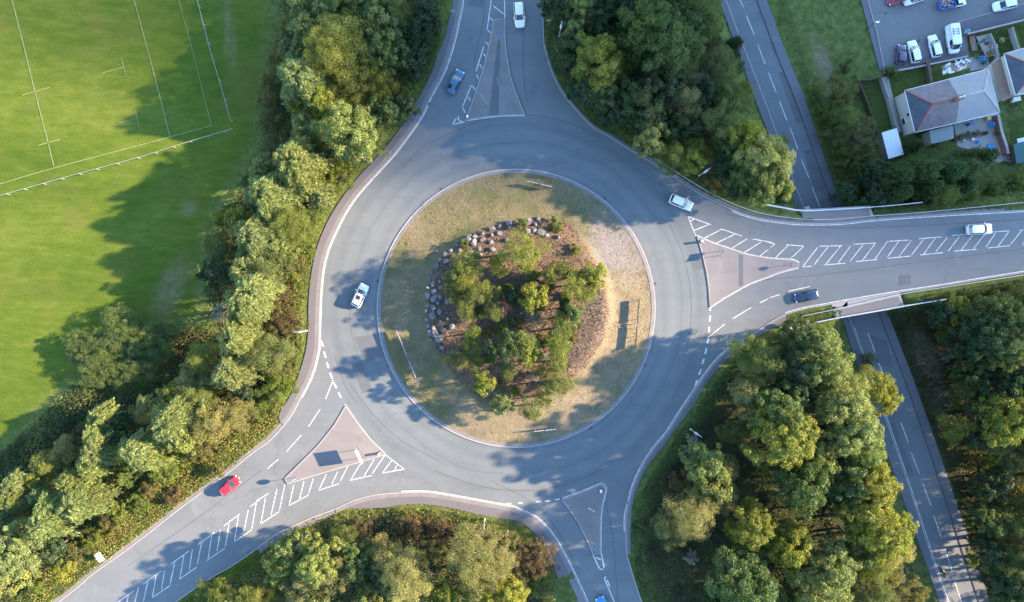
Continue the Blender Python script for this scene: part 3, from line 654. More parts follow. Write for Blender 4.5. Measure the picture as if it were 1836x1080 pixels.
# ------------------------------------------------------------------ foliage prototypes
def unit(v): return v/(np.linalg.norm(v, axis=-1, keepdims=True)+1e-9)
def leaves(C, N, size, aspect=0.6, along=None):
    """diamond leaf sprays: centres C, normals N, length size"""
    n = len(C); N = unit(N)
    a = RNG.normal(size=(n, 3)) if along is None else along
    T = unit(a-(a*N).sum(1, keepdims=True)*N); B = np.cross(N, T); s = size[:, None]
    V = np.stack([C-T*s*0.5, C+B*s*0.5*aspect+T*s*0.05, C+T*s*0.5, C-B*s*0.5*aspect+T*s*0.05], 1).reshape(-1, 3)
    return V, np.arange(4*n, dtype=np.int32).reshape(n, 4)
def outline(k=5):
    ph = RNG.uniform(0, 6.28, k); am = RNG.uniform(0.03, 0.13, k)
    return lambda a: 1+sum(am[i]*np.cos((i+2)*a+ph[i]) for i in range(k))
def crown_clumps(R, hz, nclump, rc, per, leaf, fluffy=False):
    of = outline(); Cs = []; Ns = []; Ss = []
    for _ in range(nclump):
        u = RNG.uniform(-0.25, 1.0); a = RNG.uniform(0, 6.283); rad = RNG.uniform(0.62, 0.98) if RNG.random() < 0.8 else RNG.uniform(0.2, 0.6)
        s = math.sqrt(max(0, 1-u*u)); c = np.array([s*math.cos(a)*R*of(a), s*math.sin(a)*R*of(a), u*hz])*rad
        r = rc*RNG.uniform(0.6, 1.35)
        d = unit(RNG.normal(size=(per, 3))+np.array([0, 0, 0.35])+0.4*unit(c+1e-6)); rr = r*RNG.uniform(0.55, 1.1, (per, 1))
        Cs.append(c+d*rr*np.array([1, 1, 0.75])); Ns.append(d*0.8+RNG.normal(size=(per, 3))*(0.9 if fluffy else 0.5)); Ss.append(leaf*RNG.uniform(0.6, 1.35, per))
    return leaves(np.vstack(Cs), np.vstack(Ns), np.concatenate(Ss), 0.62 if not fluffy else 0.5)
def crown_willow(R, hz, nbr, per, leaf):
    of = outline(); Cs = []; Ns = []; Al = []; Ss = []
    for _ in range(nbr):
        a = RNG.uniform(0, 6.283); u = RNG.uniform(0, 1)**0.7; reach = R*of(a)*(0.35+0.72*u)
        st = np.array([RNG.normal(0, 0.14*R), RNG.normal(0, 0.14*R), hz*RNG.uniform(0.2, 0.7)])
        tip = np.array([math.cos(a)*reach, math.sin(a)*reach, hz*(0.95-1.15*u)+RNG.normal(0, 0.1*hz)])
        ctl = (st+tip)/2+np.array([0, 0, hz*0.45])
        t = RNG.uniform(0.25, 1, (per, 1)); p = (1-t)**2*st+2*t*(1-t)*ctl+t*t*tip; tg = unit(2*(1-t)*(ctl-st)+2*t*(tip-ctl))
        p = p+RNG.normal(size=(per, 3))*0.10*(0.4+R/4)
        al = unit(tg+RNG.normal(size=(per, 3))*0.28+np.array([0, 0, -0.12]))
        nn = RNG.normal(size=(per, 3))*0.6+np.array([0, 0, 1.0])
        Cs.append(p); Al.append(al); Ns.append(nn); Ss.append(leaf*RNG.uniform(0.7, 1.4, per))
    return leaves(np.vstack(Cs), np.vstack(Ns), np.concatenate(Ss), 0.26, np.vstack(Al))
def crown_ever(R, hz, nbr, per, leaf):
    Cs = []; Ns = []; Al = []; Ss = []; of = outline()
    for _ in range(nbr):
        h = RNG.uniform(0, 1); a = RNG.uniform(0, 6.283); reach = R*of(a)*(1-0.75*h)*RNG.uniform(0.7, 1.05)
        st = np.array([0, 0, hz*(2*h-0.9)]); tip = np.array([math.cos(a)*reach, math.sin(a)*reach, hz*(2*h-0.9)+0.25*reach])
        t = RNG.uniform(0.35, 1.0, (per, 1)); p = st+(tip-st)*t+RNG.normal(size=(per, 3))*0.2
        al = unit((tip-st)+np.array([0, 0, 0.6*reach])+RNG.normal(size=(per, 3))*0.5*reach)
        Cs.append(p); Al.append(al); Ns.append(RNG.normal(size=(per, 3))+np.array([0, 0, 0.6])); Ss.append(leaf*RNG.uniform(0.6, 1.3, per))
    return leaves(np.vstack(Cs), np.vstack(Ns), np.concatenate(Ss), 0.4, np.vstack(Al))
def crown_twigs(R, hz, nbr, per, leaf):
    return crown_willow(R, hz, nbr, per, leaf)
def trunk_mesh(R, hcrown, stems=1, limbs=7):
    """z=0 is the ground; crown centre at hcrown"""
    m = MB(); n = 7; r0 = 0.06*R+0.05
    for s in range(stems):
        off = Vector((RNG.normal(0, 0.25*R), RNG.normal(0, 0.25*R), 0)) if stems > 1 else Vector((0, 0, 0)); base = off*0.25
        mid = Vector((off.x*0.7+RNG.normal(0, 0.06*R), off.y*0.7+RNG.normal(0, 0.06*R), hcrown*0.55)); top = off+Vector((0, 0, hcrown*1.1))
        m.tube(base-Vector((0, 0, 0.3)), mid, r0*1.15, r0*0.75, n); m.tube(mid, top, r0*0.75, r0*0.3, n)
        for i in range(limbs):
            a = 6.283*i/limbs+RNG.uniform(-0.4, 0.4); t = RNG.uniform(0.1, 0.8); p = mid.lerp(top, t); q = p+Vector((math.cos(a)*R*0.62, math.sin(a)*R*0.62, R*RNG.uniform(0.1, 0.4)))
            m.tube(p, q, r0*0.38, r0*0.12, 5)
    return m.mesh('trunk', M['bark'], True)
SIZES = (1.2, 2.0, 3.0, 4.2)
PROTO = {}
def heights(R, kind):
    hz = {'willow': 1.25, 'broad': 1.5, 'fluffy': 1.4, 'ever': 1.3, 'bush': 0.85, 'twig': 0.7}[kind]*R
    hc = {'willow': 1.75, 'broad': 1.8, 'fluffy': 1.7, 'ever': 1.5, 'bush': 0.75, 'twig': 1.0}[kind]*R+(0.6 if kind not in ('bush', 'twig') else 0.1)
    return hz, hc
def proto(kind, R, var):
    k = min(range(len(SIZES)), key=lambda i: abs(SIZES[i]-R)); key = (kind, k, var)
    if key in PROTO: return PROTO[key]
    r = SIZES[k]; hz, hc = heights(r, kind); A = r*r
    if kind == 'broad': V, F = crown_clumps(r, hz, int(12+7.5*A), 0.36+0.08*r, int(84+14*r), 0.255)
    elif kind == 'fluffy': V, F = crown_clumps(r, hz, int(10+6*A), 0.44+0.11*r, int(130+18*r), 0.17, True)
    elif kind == 'bush': V, F = crown_clumps(r, hz, int(10+5*A), 0.38+0.05*r, int(90+14*r), 0.20, True)
    elif kind == 'willow': V, F = crown_willow(r, hz, int(30+17*A), int(34+9*r), 0.46)
    elif kind == 'ever': V, F = crown_ever(r, hz, int(70+18*A), int(22+6*r), 0.36)
    else: V, F = crown_willow(r, hz, int(14+7*A), 16, 0.34)
    me = mesh_arrays('crown', V, F, M['leaf_willow'] if kind == 'willow' else M['leaf'])
    tm = trunk_mesh(r, hc, 3 if kind in ('bush', 'twig') else 1)
    PROTO[key] = (r, hc, me, tm); return PROTO[key]
KIND = {  # code: (form, colour, adjective phrase, object name, category)
 'w': ('willow', (0.142, 0.185, 0.060), 'pale feathery willow', 'willow_tree', 'tree'),
 'g': ('broad', (0.070, 0.115, 0.036), 'mid green broadleaf tree', 'broadleaf_tree', 'tree'),
 'q': ('broad', (0.160, 0.200, 0.070), 'pale green broadleaf tree', 'broadleaf_tree', 'tree'),
 'd': ('broad', (0.040, 0.072, 0.034), 'dark green broadleaf tree', 'broadleaf_tree', 'tree'),
 'y': ('broad', (0.165, 0.190, 0.033), 'yellow-green broadleaf tree', 'broadleaf_tree', 'tree'),
 'o': ('fluffy', (0.115, 0.145, 0.045), 'olive soft-leaved tree', 'soft_leaved_tree', 'tree'),
 'v': ('fluffy', (0.135, 0.165, 0.038), 'yellowish soft-leaved tree', 'soft_leaved_tree', 'tree'),
 'f': ('fluffy', (0.190, 0.190, 0.078), 'pale golden soft-leaved tree', 'soft_leaved_tree', 'tree'),
 't': ('bush', (0.125, 0.125, 0.048), 'tan and olive bush', 'bush', 'bush'),
 'b': ('bush', (0.105, 0.075, 0.045), 'brown withered bush', 'bush', 'bush'),
 'u': ('bush', (0.115, 0.160, 0.034), 'green rounded bush', 'bush', 'bush'),
 'r': ('bush', (0.135, 0.140, 0.045), 'olive rounded bush', 'bush', 'bush'),
 'p': ('twig', (0.200, 0.215, 0.190), 'silvery grey bush', 'bush', 'bush'),
 'c': ('ever', (0.050, 0.085, 0.030), 'dark feathery evergreen', 'evergreen_tree', 'tree')}
def plant(px, py, rpx, code):
    form, col, adj, nm, cat = KIND[code]
    z = on_ground(px, py)[2]; dc = math.hypot(px-925.5, py-553)
    if dc < 245: z = 1.4 if dc < 160 else 0.6
    R = rpx*K*((1.18 if code not in 'tbupr' else 1.12) if ZKEY[0] != 'SW' else 1.0)*{'SE': 1.1, 'ER': 0.98, 'OF': 0.95, 'IS': 0.9}.get(ZKEY[0], 1.0)
    for _ in range(2):
        pr = proto(form, R, ZKEY[1] % 3); s = R/pr[0]
        x, y, _z = P(px, py, z+pr[1]*s*1.1)
        if dc >= 245: z = gz(x, y)
    root = empty(nm, (x, y, z), random.uniform(0, 6.28)); root.scale = (s, s, s*random.uniform(0.92, 1.1))
    bush = cat == 'bush'
    t = link('stem' if bush else 'trunk', pr[3], root)
    c = link('foliage' if bush else 'crown', pr[2], root); c.location = (0, 0, pr[1])
    j = random.uniform(0.88, 1.12); c.color = (col[0]*j*random.uniform(0.93, 1.07), col[1]*j, col[2]*j*random.uniform(0.85, 1.15), 1)
    return root
TREES = []; ZKEY = ['', 0]
ZONES = {}
def zone(key, phrase, group, items):
    ZONES[key] = (phrase, group)
    for it in items:
        if key == 'SW' and it[2] >= 22: it = (it[0]-7, it[1]-9, it[2], it[3])   # keep the roadside scrub strip open
        TREES.append((key,)+it)
zone('NW', 'in the belt beside the pitch', 'trees in the belt beside the playing field', [
 (545,14,24,'w'),(588,22,26,'w'),(628,15,34,'g'),(668,18,28,'g'),(708,22,26,'o'),(684,42,28,'q'),(722,44,24,'o'),(515,42,16,'o'),(553,56,29,'w'),(516,87,16,'w'),(535,105,20,'w'),(588,60,20,'o'),
 (622,72,42,'o'),(598,100,38,'v'),(652,100,32,'o'),(692,85,30,'g'),(694,110,26,'g'),(497,110,18,'t'),(545,150,36,'w'),(588,130,30,'v'),(636,145,30,'o'),(632,166,24,'v'),(680,150,24,'v'),(716,150,24,'u'),
 (700,176,24,'u'),(480,146,15,'t'),(477,184,17,'t'),(572,182,30,'y'),(540,190,22,'y'),(604,172,24,'o'),(548,228,25,'w'),(590,205,30,'v'),(628,238,40,'q'),(655,252,28,'o'),(690,198,24,'g'),(665,208,30,'u'),
 (480,220,18,'t'),(516,250,13,'t'),(550,262,22,'v'),(536,297,38,'w'),(474,306,24,'w'),(582,316,22,'u'),(610,312,22,'u'),(490,352,34,'w'),(458,356,18,'w'),(522,346,26,'w'),(578,352,20,'w'),(570,285,18,'d'),
 (397,392,13,'y'),(430,396,19,'y'),(472,382,18,'t'),(462,426,35,'w'),(500,428,28,'q'),(522,402,32,'v'),(556,396,24,'u'),(550,432,22,'u'),(388,436,18,'o'),(385,490,22,'d'),(423,460,15,'t'),(446,482,28,'w'),
 (490,476,30,'o'),(530,470,20,'t'),(424,500,18,'t'),(458,522,36,'w'),(505,527,22,'b'),(482,502,18,'o'),(538,505,16,'u'),(446,546,32,'w'),(398,560,20,'p'),(432,606,32,'w'),(490,566,24,'t'),(510,578,24,'b'),
 (534,584,16,'t'),(500,602,26,'t'),(476,612,18,'o'),(490,636,28,'o'),(530,616,17,'u'),(500,662,24,'t'),(522,652,17,'u'),(492,692,28,'u'),(520,690,15,'u'),
 (762,20,22,'d'),(748,60,22,'d'),(738,100,20,'d'),(728,195,18,'d'),(770,50,16,'d'),(755,95,14,'d'),(742,130,16,'d')])
zone('SW', 'in the lower left belt', 'trees in the lower left belt', [
 (374,650,27,'v'),(425,675,34,'w'),(450,658,18,'w'),(345,692,25,'f'),(380,702,26,'o'),(442,704,20,'d'),(365,718,26,'v'),(265,725,19,'w'),(298,716,15,'w'),(260,743,21,'f'),(325,712,22,'v'),(320,766,40,'w'),
 (348,790,30,'q'),(372,746,26,'q'),(400,760,34,'f'),(432,750,28,'f'),(425,722,20,'o'),(260,815,36,'w'),(288,822,28,'w'),(370,812,26,'t'),(330,815,24,'u'),(225,755,18,'d'),(300,852,26,'u'),(232,856,24,'u'),
 (455,705,20,'u'),(458,738,20,'u'),(195,754,25,'w'),(190,786,27,'w'),(160,776,21,'b'),(125,792,17,'t'),(120,816,23,'f'),(95,832,22,'o'),(70,866,19,'y'),(40,872,22,'w'),(190,816,30,'w'),(168,846,27,'w'),
 (216,782,22,'d'),(140,872,26,'w'),(82,897,22,'w'),(30,905,26,'w'),(10,942,26,'w'),(104,936,36,'w'),(150,912,36,'w'),(182,902,28,'w'),(202,934,20,'t'),(222,930,22,'u'),(42,997,40,'q'),(18,1042,36,'q'),
 (60,975,20,'f'),(100,992,24,'d'),(142,988,20,'t'),(116,1022,18,'y'),(166,966,20,'u'),(250,900,20,'u'),(270,880,18,'t'),(390,845,14,'t'),(-20,985,30,'w'),(-25,1060,30,'q'),(70,1050,18,'u'),(470,715,18,'u'),(310,890,14,'b')])
zone('SC', 'in the bottom centre copse', 'trees in the bottom centre copse', [
 (394,1062,21,'v'),(372,1050,15,'o'),(500,1012,26,'q'),(520,984,25,'q'),(546,1052,30,'f'),(575,1002,32,'q'),(606,1022,28,'f'),(640,1002,26,'g'),(690,986,22,'f'),(460,1066,26,'v'),(500,1074,20,'v'),(645,950,20,'b'),
 (700,1004,28,'f'),(732,1030,38,'f'),(690,1032,26,'d'),(762,990,26,'t'),(850,986,38,'f'),(880,1012,36,'f'),(860,1042,34,'f'),(800,1066,28,'y'),(902,1070,34,'y'),(960,1002,34,'b'),(938,1034,24,'t'),(966,1046,20,'u'),
 (922,972,20,'t'),(740,946,22,'b'),(790,958,22,'b'),(830,962,16,'o'),(770,1040,22,'d'),(620,968,22,'o'),(660,1080,26,'q'),(580,1085,28,'q'),(430,1085,24,'v'),(750,1105,24,'g'),(670,1020,20,'q')])
zone('NE', 'right of the top road', 'trees right of the top road', [
 (1000,12,22,'d'),(1036,18,24,'q'),(1052,42,18,'q'),(1030,68,22,'q'),(1012,96,26,'d'),(1085,20,25,'d'),(1076,56,24,'d'),(1096,76,18,'o'),(1165,50,44,'g'),(1192,78,44,'g'),(1222,62,26,'g'),(1155,86,14,'b'),
 (1070,118,36,'y'),(1108,132,24,'o'),(1040,118,16,'q'),(1050,162,24,'d'),(1086,176,20,'q'),(1112,100,11,'q'),(1150,112,18,'o'),(1176,160,32,'d'),(1200,146,24,'d'),(1150,190,34,'d'),(1228,188,25,'f'),(1220,124,26,'o'),
 (1186,126,16,'t'),(1238,40,24,'g'),(1246,14,24,'o'),(1270,52,20,'o'),(1277,74,19,'t'),(1242,98,20,'o'),(1262,150,20,'p'),(1244,142,16,'p'),(1314,84,17,'c'),(1309,116,22,'t'),(1288,112,22,'o'),(1298,150,22,'o'),
 (1324,170,17,'v'),(1262,176,22,'d'),(1292,182,20,'o'),(1264,198,14,'o'),(1302,218,30,'o'),(1326,196,20,'o'),(1164,250,25,'q'),(1188,244,16,'g'),(1236,236,22,'d'),(1276,242,9,'b'),(1240,290,22,'y'),(1246,266,18,'v'),
 (1200,280,24,'o'),(1276,272,14,'o'),(1336,246,30,'y'),(1310,266,26,'g'),(1370,290,38,'q'),(1350,322,34,'g'),(1378,334,28,'q'),(1286,334,16,'t'),(1300,302,22,'d'),(1322,330,22,'d'),(1404,290,13,'q'),(1394,262,17,'v'),
 (1406,344,16,'c'),(1135,20,26,'d'),(1120,55,22,'d'),(1205,15,24,'g'),(1130,150,20,'d'),(1105,205,22,'d'),(1122,228,18,'u'),(1180,215,22,'d'),(1210,225,20,'d'),(1270,20,18,'o')])
zone('SE', 'left of the sunken road', 'trees in the wood left of the sunken road', [
 (1345,632,26,'o'),(1368,650,30,'o'),(1380,668,18,'f'),(1348,712,27,'f'),(1326,642,14,'u'),(1440,622,32,'d'),(1472,642,36,'q'),(1432,656,30,'d'),(1490,672,26,'q'),(1540,690,24,'v'),(1572,706,30,'y'),(1556,646,11,'u'),
 (1504,722,34,'q'),(1530,742,20,'f'),(1420,702,26,'d'),(1396,738,36,'g'),(1400,782,40,'y'),(1430,768,24,'y'),(1312,776,17,'o'),(1262,828,28,'q'),(1290,842,22,'f'),(1280,872,28,'q'),(1246,802,20,'p'),(1294,888,22,'f'),
 (1240,922,32,'f'),(1206,950,24,'f'),(1345,944,31,'y'),(1412,974,30,'y'),(1330,1042,40,'g'),(1352,1064,22,'y'),(1386,1072,20,'q'),(1460,816,25,'q'),(1440,866,36,'g'),(1418,842,20,'d'),(1522,770,34,'q'),(1546,802,30,'q'),
 (1518,862,32,'g'),(1560,870,34,'y'),(1552,922,34,'y'),(1490,892,20,'d'),(1426,990,24,'y'),(1482,1010,34,'q'),(1472,1046,36,'q'),(1572,952,36,'y'),(1594,976,28,'f'),(1542,972,26,'g'),(1562,1008,24,'v'),(1590,1042,26,'t'),
 (1632,1064,26,'t'),(1562,1062,24,'o'),(1516,1066,16,'y'),(1432,1074,20,'q'),(1490,760,20,'d'),(1225,860,20,'b'),(1460,1090,26,'q'),(1290,1090,26,'d'),(1240,1000,12,'p'),(1600,1010,14,'u'),(1370,840,14,'u'),(1415,610,16,'v'),(1470,596,14,'v')])
zone('ER', 'right of the sunken road', 'trees right of the sunken road', [
 (1716,556,24,'y'),(1682,562,20,'d'),(1758,596,38,'d'),(1790,572,38,'g'),(1812,600,42,'q'),(1830,542,28,'o'),(1802,632,34,'q'),(1696,636,16,'p'),(1700,670,7,'u'),(1760,662,22,'t'),(1790,692,30,'d'),(1742,702,24,'o'),
 (1822,672,30,'d'),(1705,768,21,'v'),(1800,752,42,'y'),(1780,792,24,'o'),(1736,742,16,'p'),(1748,826,17,'t'),(1796,836,18,'q'),(1830,812,24,'f'),(1826,872,20,'t'),(1832,962,26,'f'),(1800,1002,30,'o'),(1832,1022,34,'o'),
 (1790,1042,26,'d'),(1812,720,34,'o'),(1725,615,26,'d'),(1735,660,24,'g'),(1770,740,28,'d'),(1780,870,26,'d'),(1760,930,24,'g'),(1805,930,28,'o'),(1770,985,24,'d'),(1750,780,20,'d'),(1775,820,18,'u'),(1715,720,16,'u'),(1690,600,14,'u'),(1755,880,14,'u'),(1745,1000,14,'u'),(1800,1065,26,'g'),(1830,905,18,'o'),(1775,640,22,'d')])
zone('HG', 'by the hip-roofed house', 'trees and shrubs by the hip-roofed house', [
 (1506,166,30,'r'),(1490,206,20,'u'),(1540,240,33,'r'),(1552,284,27,'r'),(1533,324,20,'r'),(1528,290,18,'u'),(1472,200,15,'u'),(1482,238,17,'r'),(1505,262,20,'u'),(1508,300,18,'r'),(1518,345,18,'d'),(1462,165,12,'u'),(1565,310,22,'d'),(1520,120,12,'t'),(1600,322,32,'c'),(1642,312,34,'c'),(1692,312,34,'c'),(1722,306,30,'c'),(1756,284,28,'c'),(1720,338,26,'c'),(1660,342,28,'c'),
 (1602,350,24,'c'),(1574,334,24,'c'),(1780,340,20,'u'),(1692,354,17,'v'),(1598,134,12,'u'),(1640,262,16,'c'),(1515,215,18,'o'),(1565,350,18,'d'),(1820,330,18,'u'),(1735,352,16,'u')])
zone('IS', 'on the roundabout island', 'trees and shrubs on the roundabout island', [
 (938,448,33,'v'),(832,478,24,'v'),(824,502,20,'o'),(852,474,20,'o'),(836,508,20,'v'),(815,518,16,'v'),(856,530,20,'o'),(880,520,15,'v'),(835,552,20,'v'),(888,556,17,'o'),(897,478,15,'v'),(946,486,12,'o'),(985,492,14,'o'),
 (1008,484,14,'v'),(1066,492,20,'y'),(1030,510,24,'v'),(1052,520,18,'v'),(956,532,22,'y'),(922,532,15,'d'),(1024,566,20,'g'),(960,572,20,'p'),(1000,590,22,'v'),(1006,620,22,'v'),(1000,650,20,'v'),(845,600,16,'v'),
 (846,622,15,'v'),(852,650,13,'o'),(810,642,12,'f'),(828,646,14,'f'),(908,622,28,'d'),(940,610,22,'v'),(948,634,20,'y'),(868,686,18,'y'),(915,668,16,'o'),(900,726,18,'q'),(1005,686,22,'o'),(955,732,20,'o'),(976,714,15,'o'),
 (958,672,12,'p'),(974,668,12,'o'),(936,402,10,'u'),(1000,402,13,'u'),(1032,448,9,'u'),(834,436,8,'u'),(978,640,9,'p'),(884,560,10,'u'),(1014,552,12,'d'),(905,520,11,'u'),(975,545,12,'u'),(985,520,11,'r'),(900,590,12,'u'),(875,600,11,'r'),(880,640,12,'u'),(925,700,11,'u'),(980,610,12,'u'),(925,575,11,'r'),(1015,530,10,'u'),(960,500,11,'u'),(860,560,11,'u'),(1030,600,11,'r'),(990,690,11,'u'),(895,690,10,'r')])
zone('OF', 'beyond the view edge', 'trees beyond the right edge', [
 (1850,1120,28,'u'),(1860,1170,30,'u'),(1880,1150,36,'g'),(1832,1105,26,'d'),(1840,1155,28,'o'),(1860,600,26,'u'),(1865,660,28,'u'),(1862,720,26,'u'),(1866,780,28,'u'),(1862,840,26,'u'),(1866,900,28,'u'),(1862,960,26,'u'),(1866,1020,28,'u'),(1864,1080,28,'u'),(1880,560,40,'g'),(1890,640,40,'d'),(1880,730,40,'o'),(1890,800,36,'g'),(1880,900,34,'o'),(1890,980,38,'d'),(1870,1060,34,'o'),(1895,1110,36,'g'),(1000,-45,28,'d'),(1080,-45,32,'d'),(1160,-40,34,'g'),(1230,-40,30,'d'),
 (1935,600,44,'g'),(1940,690,42,'d'),(1935,780,42,'g'),(1940,870,42,'o'),(1935,950,42,'d'),(1940,1040,42,'g'),(1860,680,34,'q'),(1850,780,32,'d'),(1855,940,30,'g'),(560,-45,28,'w'),(640,-45,32,'g'),(710,-45,28,'o'),(1380,1125,30,'y'),(1550,1125,30,'q'),(1620,1130,26,'o')])
def ordn(n): return '%d%s' % (n, 'th' if 10 <= n % 100 <= 20 else {1: 'st', 2: 'nd', 3: 'rd'}.get(n % 10, 'th'))
cnt = {}
for k in sorted(range(len(TREES)), key=lambda i: (TREES[i][2], TREES[i][1])):
    z, px, py, r, c = TREES[k]; ZKEY[0] = z; ZKEY[1] += 1; root = plant(px, py, r, c); ph, gr = ZONES[z]
    small = r < 18; key = (z, KIND[c][2], small); cnt[key] = cnt.get(key, 0)+1; TREES[k] = TREES[k]+(root, key, cnt[key])
for t in TREES:
    z, px, py, r, c, root, key, i = t; n = cnt[key]; adj = ('small ' if key[2] else '')+KIND[c][2]; ph, gr = ZONES[z]
    lab = ('the only '+adj if n == 1 else 'topmost '+adj if i == 1 else 'lowest '+adj if i == n else adj+', '+ordn(i)+' from the top,')+' '+ph
    tag(root, lab, KIND[c][4], gr)
# big many-stemmed tree out on the field edge
root = empty('spreading_tree', (*P2(194, 628, 2.5), 0.0))
tag(root, 'big round many-stemmed olive tree standing alone at the edge of the playing field', 'tree')
Vs = []; Fs = []; b = 0; lobes = [(208,578,34,6.0),(245,612,33,6.4),(146,614,24,5.0),(172,650,30,5.8),(170,684,22,4.6),(232,664,30,5.0),(262,600,22,4.6),(205,610,26,6.4),(140,640,16,4.0),(190,625,26,6.2),(280,592,23,4.4),(276,632,20,4.2),(222,632,24,6.2),(165,620,22,5.6),(195,660,22,5.4),(210,690,16,4.0)]
tm = MB(); ox, oy, _ = root.location
for px, py, r, zc in lobes:
    R = r*K*1.05; V1, F1 = crown_clumps(R, R*0.8, int(12+8*R*R), 0.5+0.07*R, 150, 0.18, True); zc *= 0.62; x, y = P2(px, py, zc)
    Vs.append(V1+np.array([x-ox, y-oy, zc])); Fs.append(F1+b); b += len(V1)
    tm.tube((0, 0, -0.2), ((x-ox)*0.5, (y-oy)*0.5, zc*0.55), 0.26, 0.17, 7); tm.tube(((x-ox)*0.5, (y-oy)*0.5, zc*0.55), (x-ox, y-oy, zc+0.4), 0.17, 0.05, 6)
tm.build('trunk', M['bark'], root, True)
c = link('crown', mesh_arrays('crown', np.vstack(Vs), np.vstack(Fs), M['leaf']), root); c.color = (0.088, 0.128, 0.040, 1); root.scale = (1.13, 0.88, 0.68)

# ------------------------------------------------------------------ ground cover (uncountable)
pav_polys = [pave(o, l)[0] for o, l in ((PAV_W, lW), (PAV_S, lS), (PAV_SE, lE), (PAV_NE, lN))]
def scatter(name, polys_px, dens, leaf, hmax, pal, weights=None, zoff=0.0, hn=0.25, margin=0.3, aspect=0.5, lvl=0.0, island=False, upright=0.5, dmax=None):
    C = []; 
    for q in polys_px:
        p = W(q, lvl); xs = [a for a, _ in p]; ys = [a for _, a in p]; A = (max(xs)-min(xs))*(max(ys)-min(ys)); n = int(A*dens)
        X = RNG.uniform(min(xs), max(xs), n); Y = RNG.uniform(min(ys), max(ys), n); k = in_poly(X, Y, p)
        X, Y = X[k], Y[k]; k = np.ones(len(X), bool)
        if not island:
            dr = dist_poly(X, Y, road_poly); k = dr > margin
            for pp in pav_polys: k &= ~in_poly(X, Y, pp)
            k &= dist_poly(X, Y, low_road_poly) > margin
            if dmax: k &= dr < dmax
        C.append(np.column_stack([X[k], Y[k]]))
    C = np.vstack(C); n = len(C)
    ph = RNG.uniform(0, 6.28, 8); fr = RNG.uniform(0.25, 1.3, 8); dr_ = RNG.uniform(0, 6.28, 8)
    hn_ = sum(np.sin(fr[i]*(C[:, 0]*np.cos(dr_[i])+C[:, 1]*np.sin(dr_[i]))+ph[i]) for i in range(8))/3.2
    hh = np.clip(0.5+hn_*0.6, 0.12, 1)*hmax
    if not island:
        hh *= np.clip(0.25+dist_poly(C[:, 0], C[:, 1], road_poly)/4, 0, 1)*np.clip(0.3+dist_poly(C[:, 0], C[:, 1], low_road_poly)/4, 0, 1)
    g = island_h(C[:, 0], C[:, 1]) if island else ground_np(C[:, 0], C[:, 1])
    z = g+zoff+hh*RNG.uniform(0.25, 1.0, n)**0.7
    N = RNG.normal(size=(n, 3))*0.7+np.array([0, 0, upright])
    V, F = leaves(np.column_stack([C, z]), N, leaf*RNG.uniform(0.6, 1.5, n), aspect)
    me = mesh_arrays(name, V, F, M['leaf_col'])
    pal = np.array(pal); sel = np.clip(((hn_*0.35+0.5+RNG.normal(0, 0.2, n))*len(pal)).astype(int), 0, len(pal)-1)
    cc = pal[sel]*RNG.uniform(0.75, 1.25, (n, 1)); cc = np.repeat(np.column_stack([cc, np.ones(n)]), 4, 0)
    a = me.color_attributes.new('Col', 'FLOAT_COLOR', 'POINT'); a.data.foreach_set('color', cc.astype(np.float32).ravel())
    return tag(link(name, me), kind='stuff')
G1, G2, G3, G4, BR, TN = (0.045, 0.075, 0.022), (0.075, 0.11, 0.03), (0.12, 0.145, 0.035), (0.17, 0.175, 0.05), (0.10, 0.065, 0.04), (0.18, 0.14, 0.07)
scatter('undergrowth', [WOOD_W], 24, 0.30, 1.7, [G1, G2, G2, G3, G4])
scatter('undergrowth', [WOOD_S], 18, 0.34, 1.2, [BR, G2, G3, TN, G3])
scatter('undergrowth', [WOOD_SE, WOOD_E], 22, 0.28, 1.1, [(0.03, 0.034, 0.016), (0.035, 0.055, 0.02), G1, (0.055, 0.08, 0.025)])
scatter('undergrowth', [WOOD_NE], 22, 0.30, 1.3, [G1, G1, G2, G2, (0.10, 0.085, 0.04)])
scatter('undergrowth', [EMB_N, EMB_S], 22, 0.3, 0.8, [G2, G3, (0.10, 0.10, 0.035), G3])
scatter('bracken', [[(285,590),(390,598),(378,640),(300,640)]], 22, 0.34, 0.9, [BR, TN, G2, (0.13, 0.075, 0.04)])
dark_thicket = [[(225,690),(130,690),(60,760),(0,812),(-60,850),(-60,890),(30,850),(100,800),(160,740),(240,715),(300,690),(280,670)]]
scatter('bramble_thicket', dark_thicket, 26, 0.34, 1.5, [(0.035, 0.06, 0.028), (0.05, 0.08, 0.03), (0.06, 0.085, 0.035)])
scatter('scrub', [[(110,1068),(220,985),(330,900),(420,835),(500,765),(495,735),(400,795),(300,862),(180,950),(40,1060),(-20,1130)]], 34, 0.26, 1.0, [(0.18, 0.20, 0.035), (0.25, 0.25, 0.05), (0.3, 0.27, 0.07), (0.16, 0.2, 0.04), (0.23, 0.17, 0.07)], aspect=0.4)
VERGE = [[(300,1100),(520,940),(620,895),(730,895),(900,925),(980,960),(1030,1060),(1020,1100),(985,1040),(950,985),(880,945),(800,925),(660,925),(540,960),(420,1030),(340,1100)]]
scatter('verge_grass', VERGE, 34, 0.22, 0.35, [G3, G4, (0.19, 0.21, 0.05), G4], aspect=0.3)
scatter('verge_grass', [WOOD_W], 24, 0.26, 0.6, [(0.11, 0.15, 0.03), (0.16, 0.19, 0.035), (0.2, 0.21, 0.045), (0.24, 0.22, 0.06)], aspect=0.32, dmax=6.0)
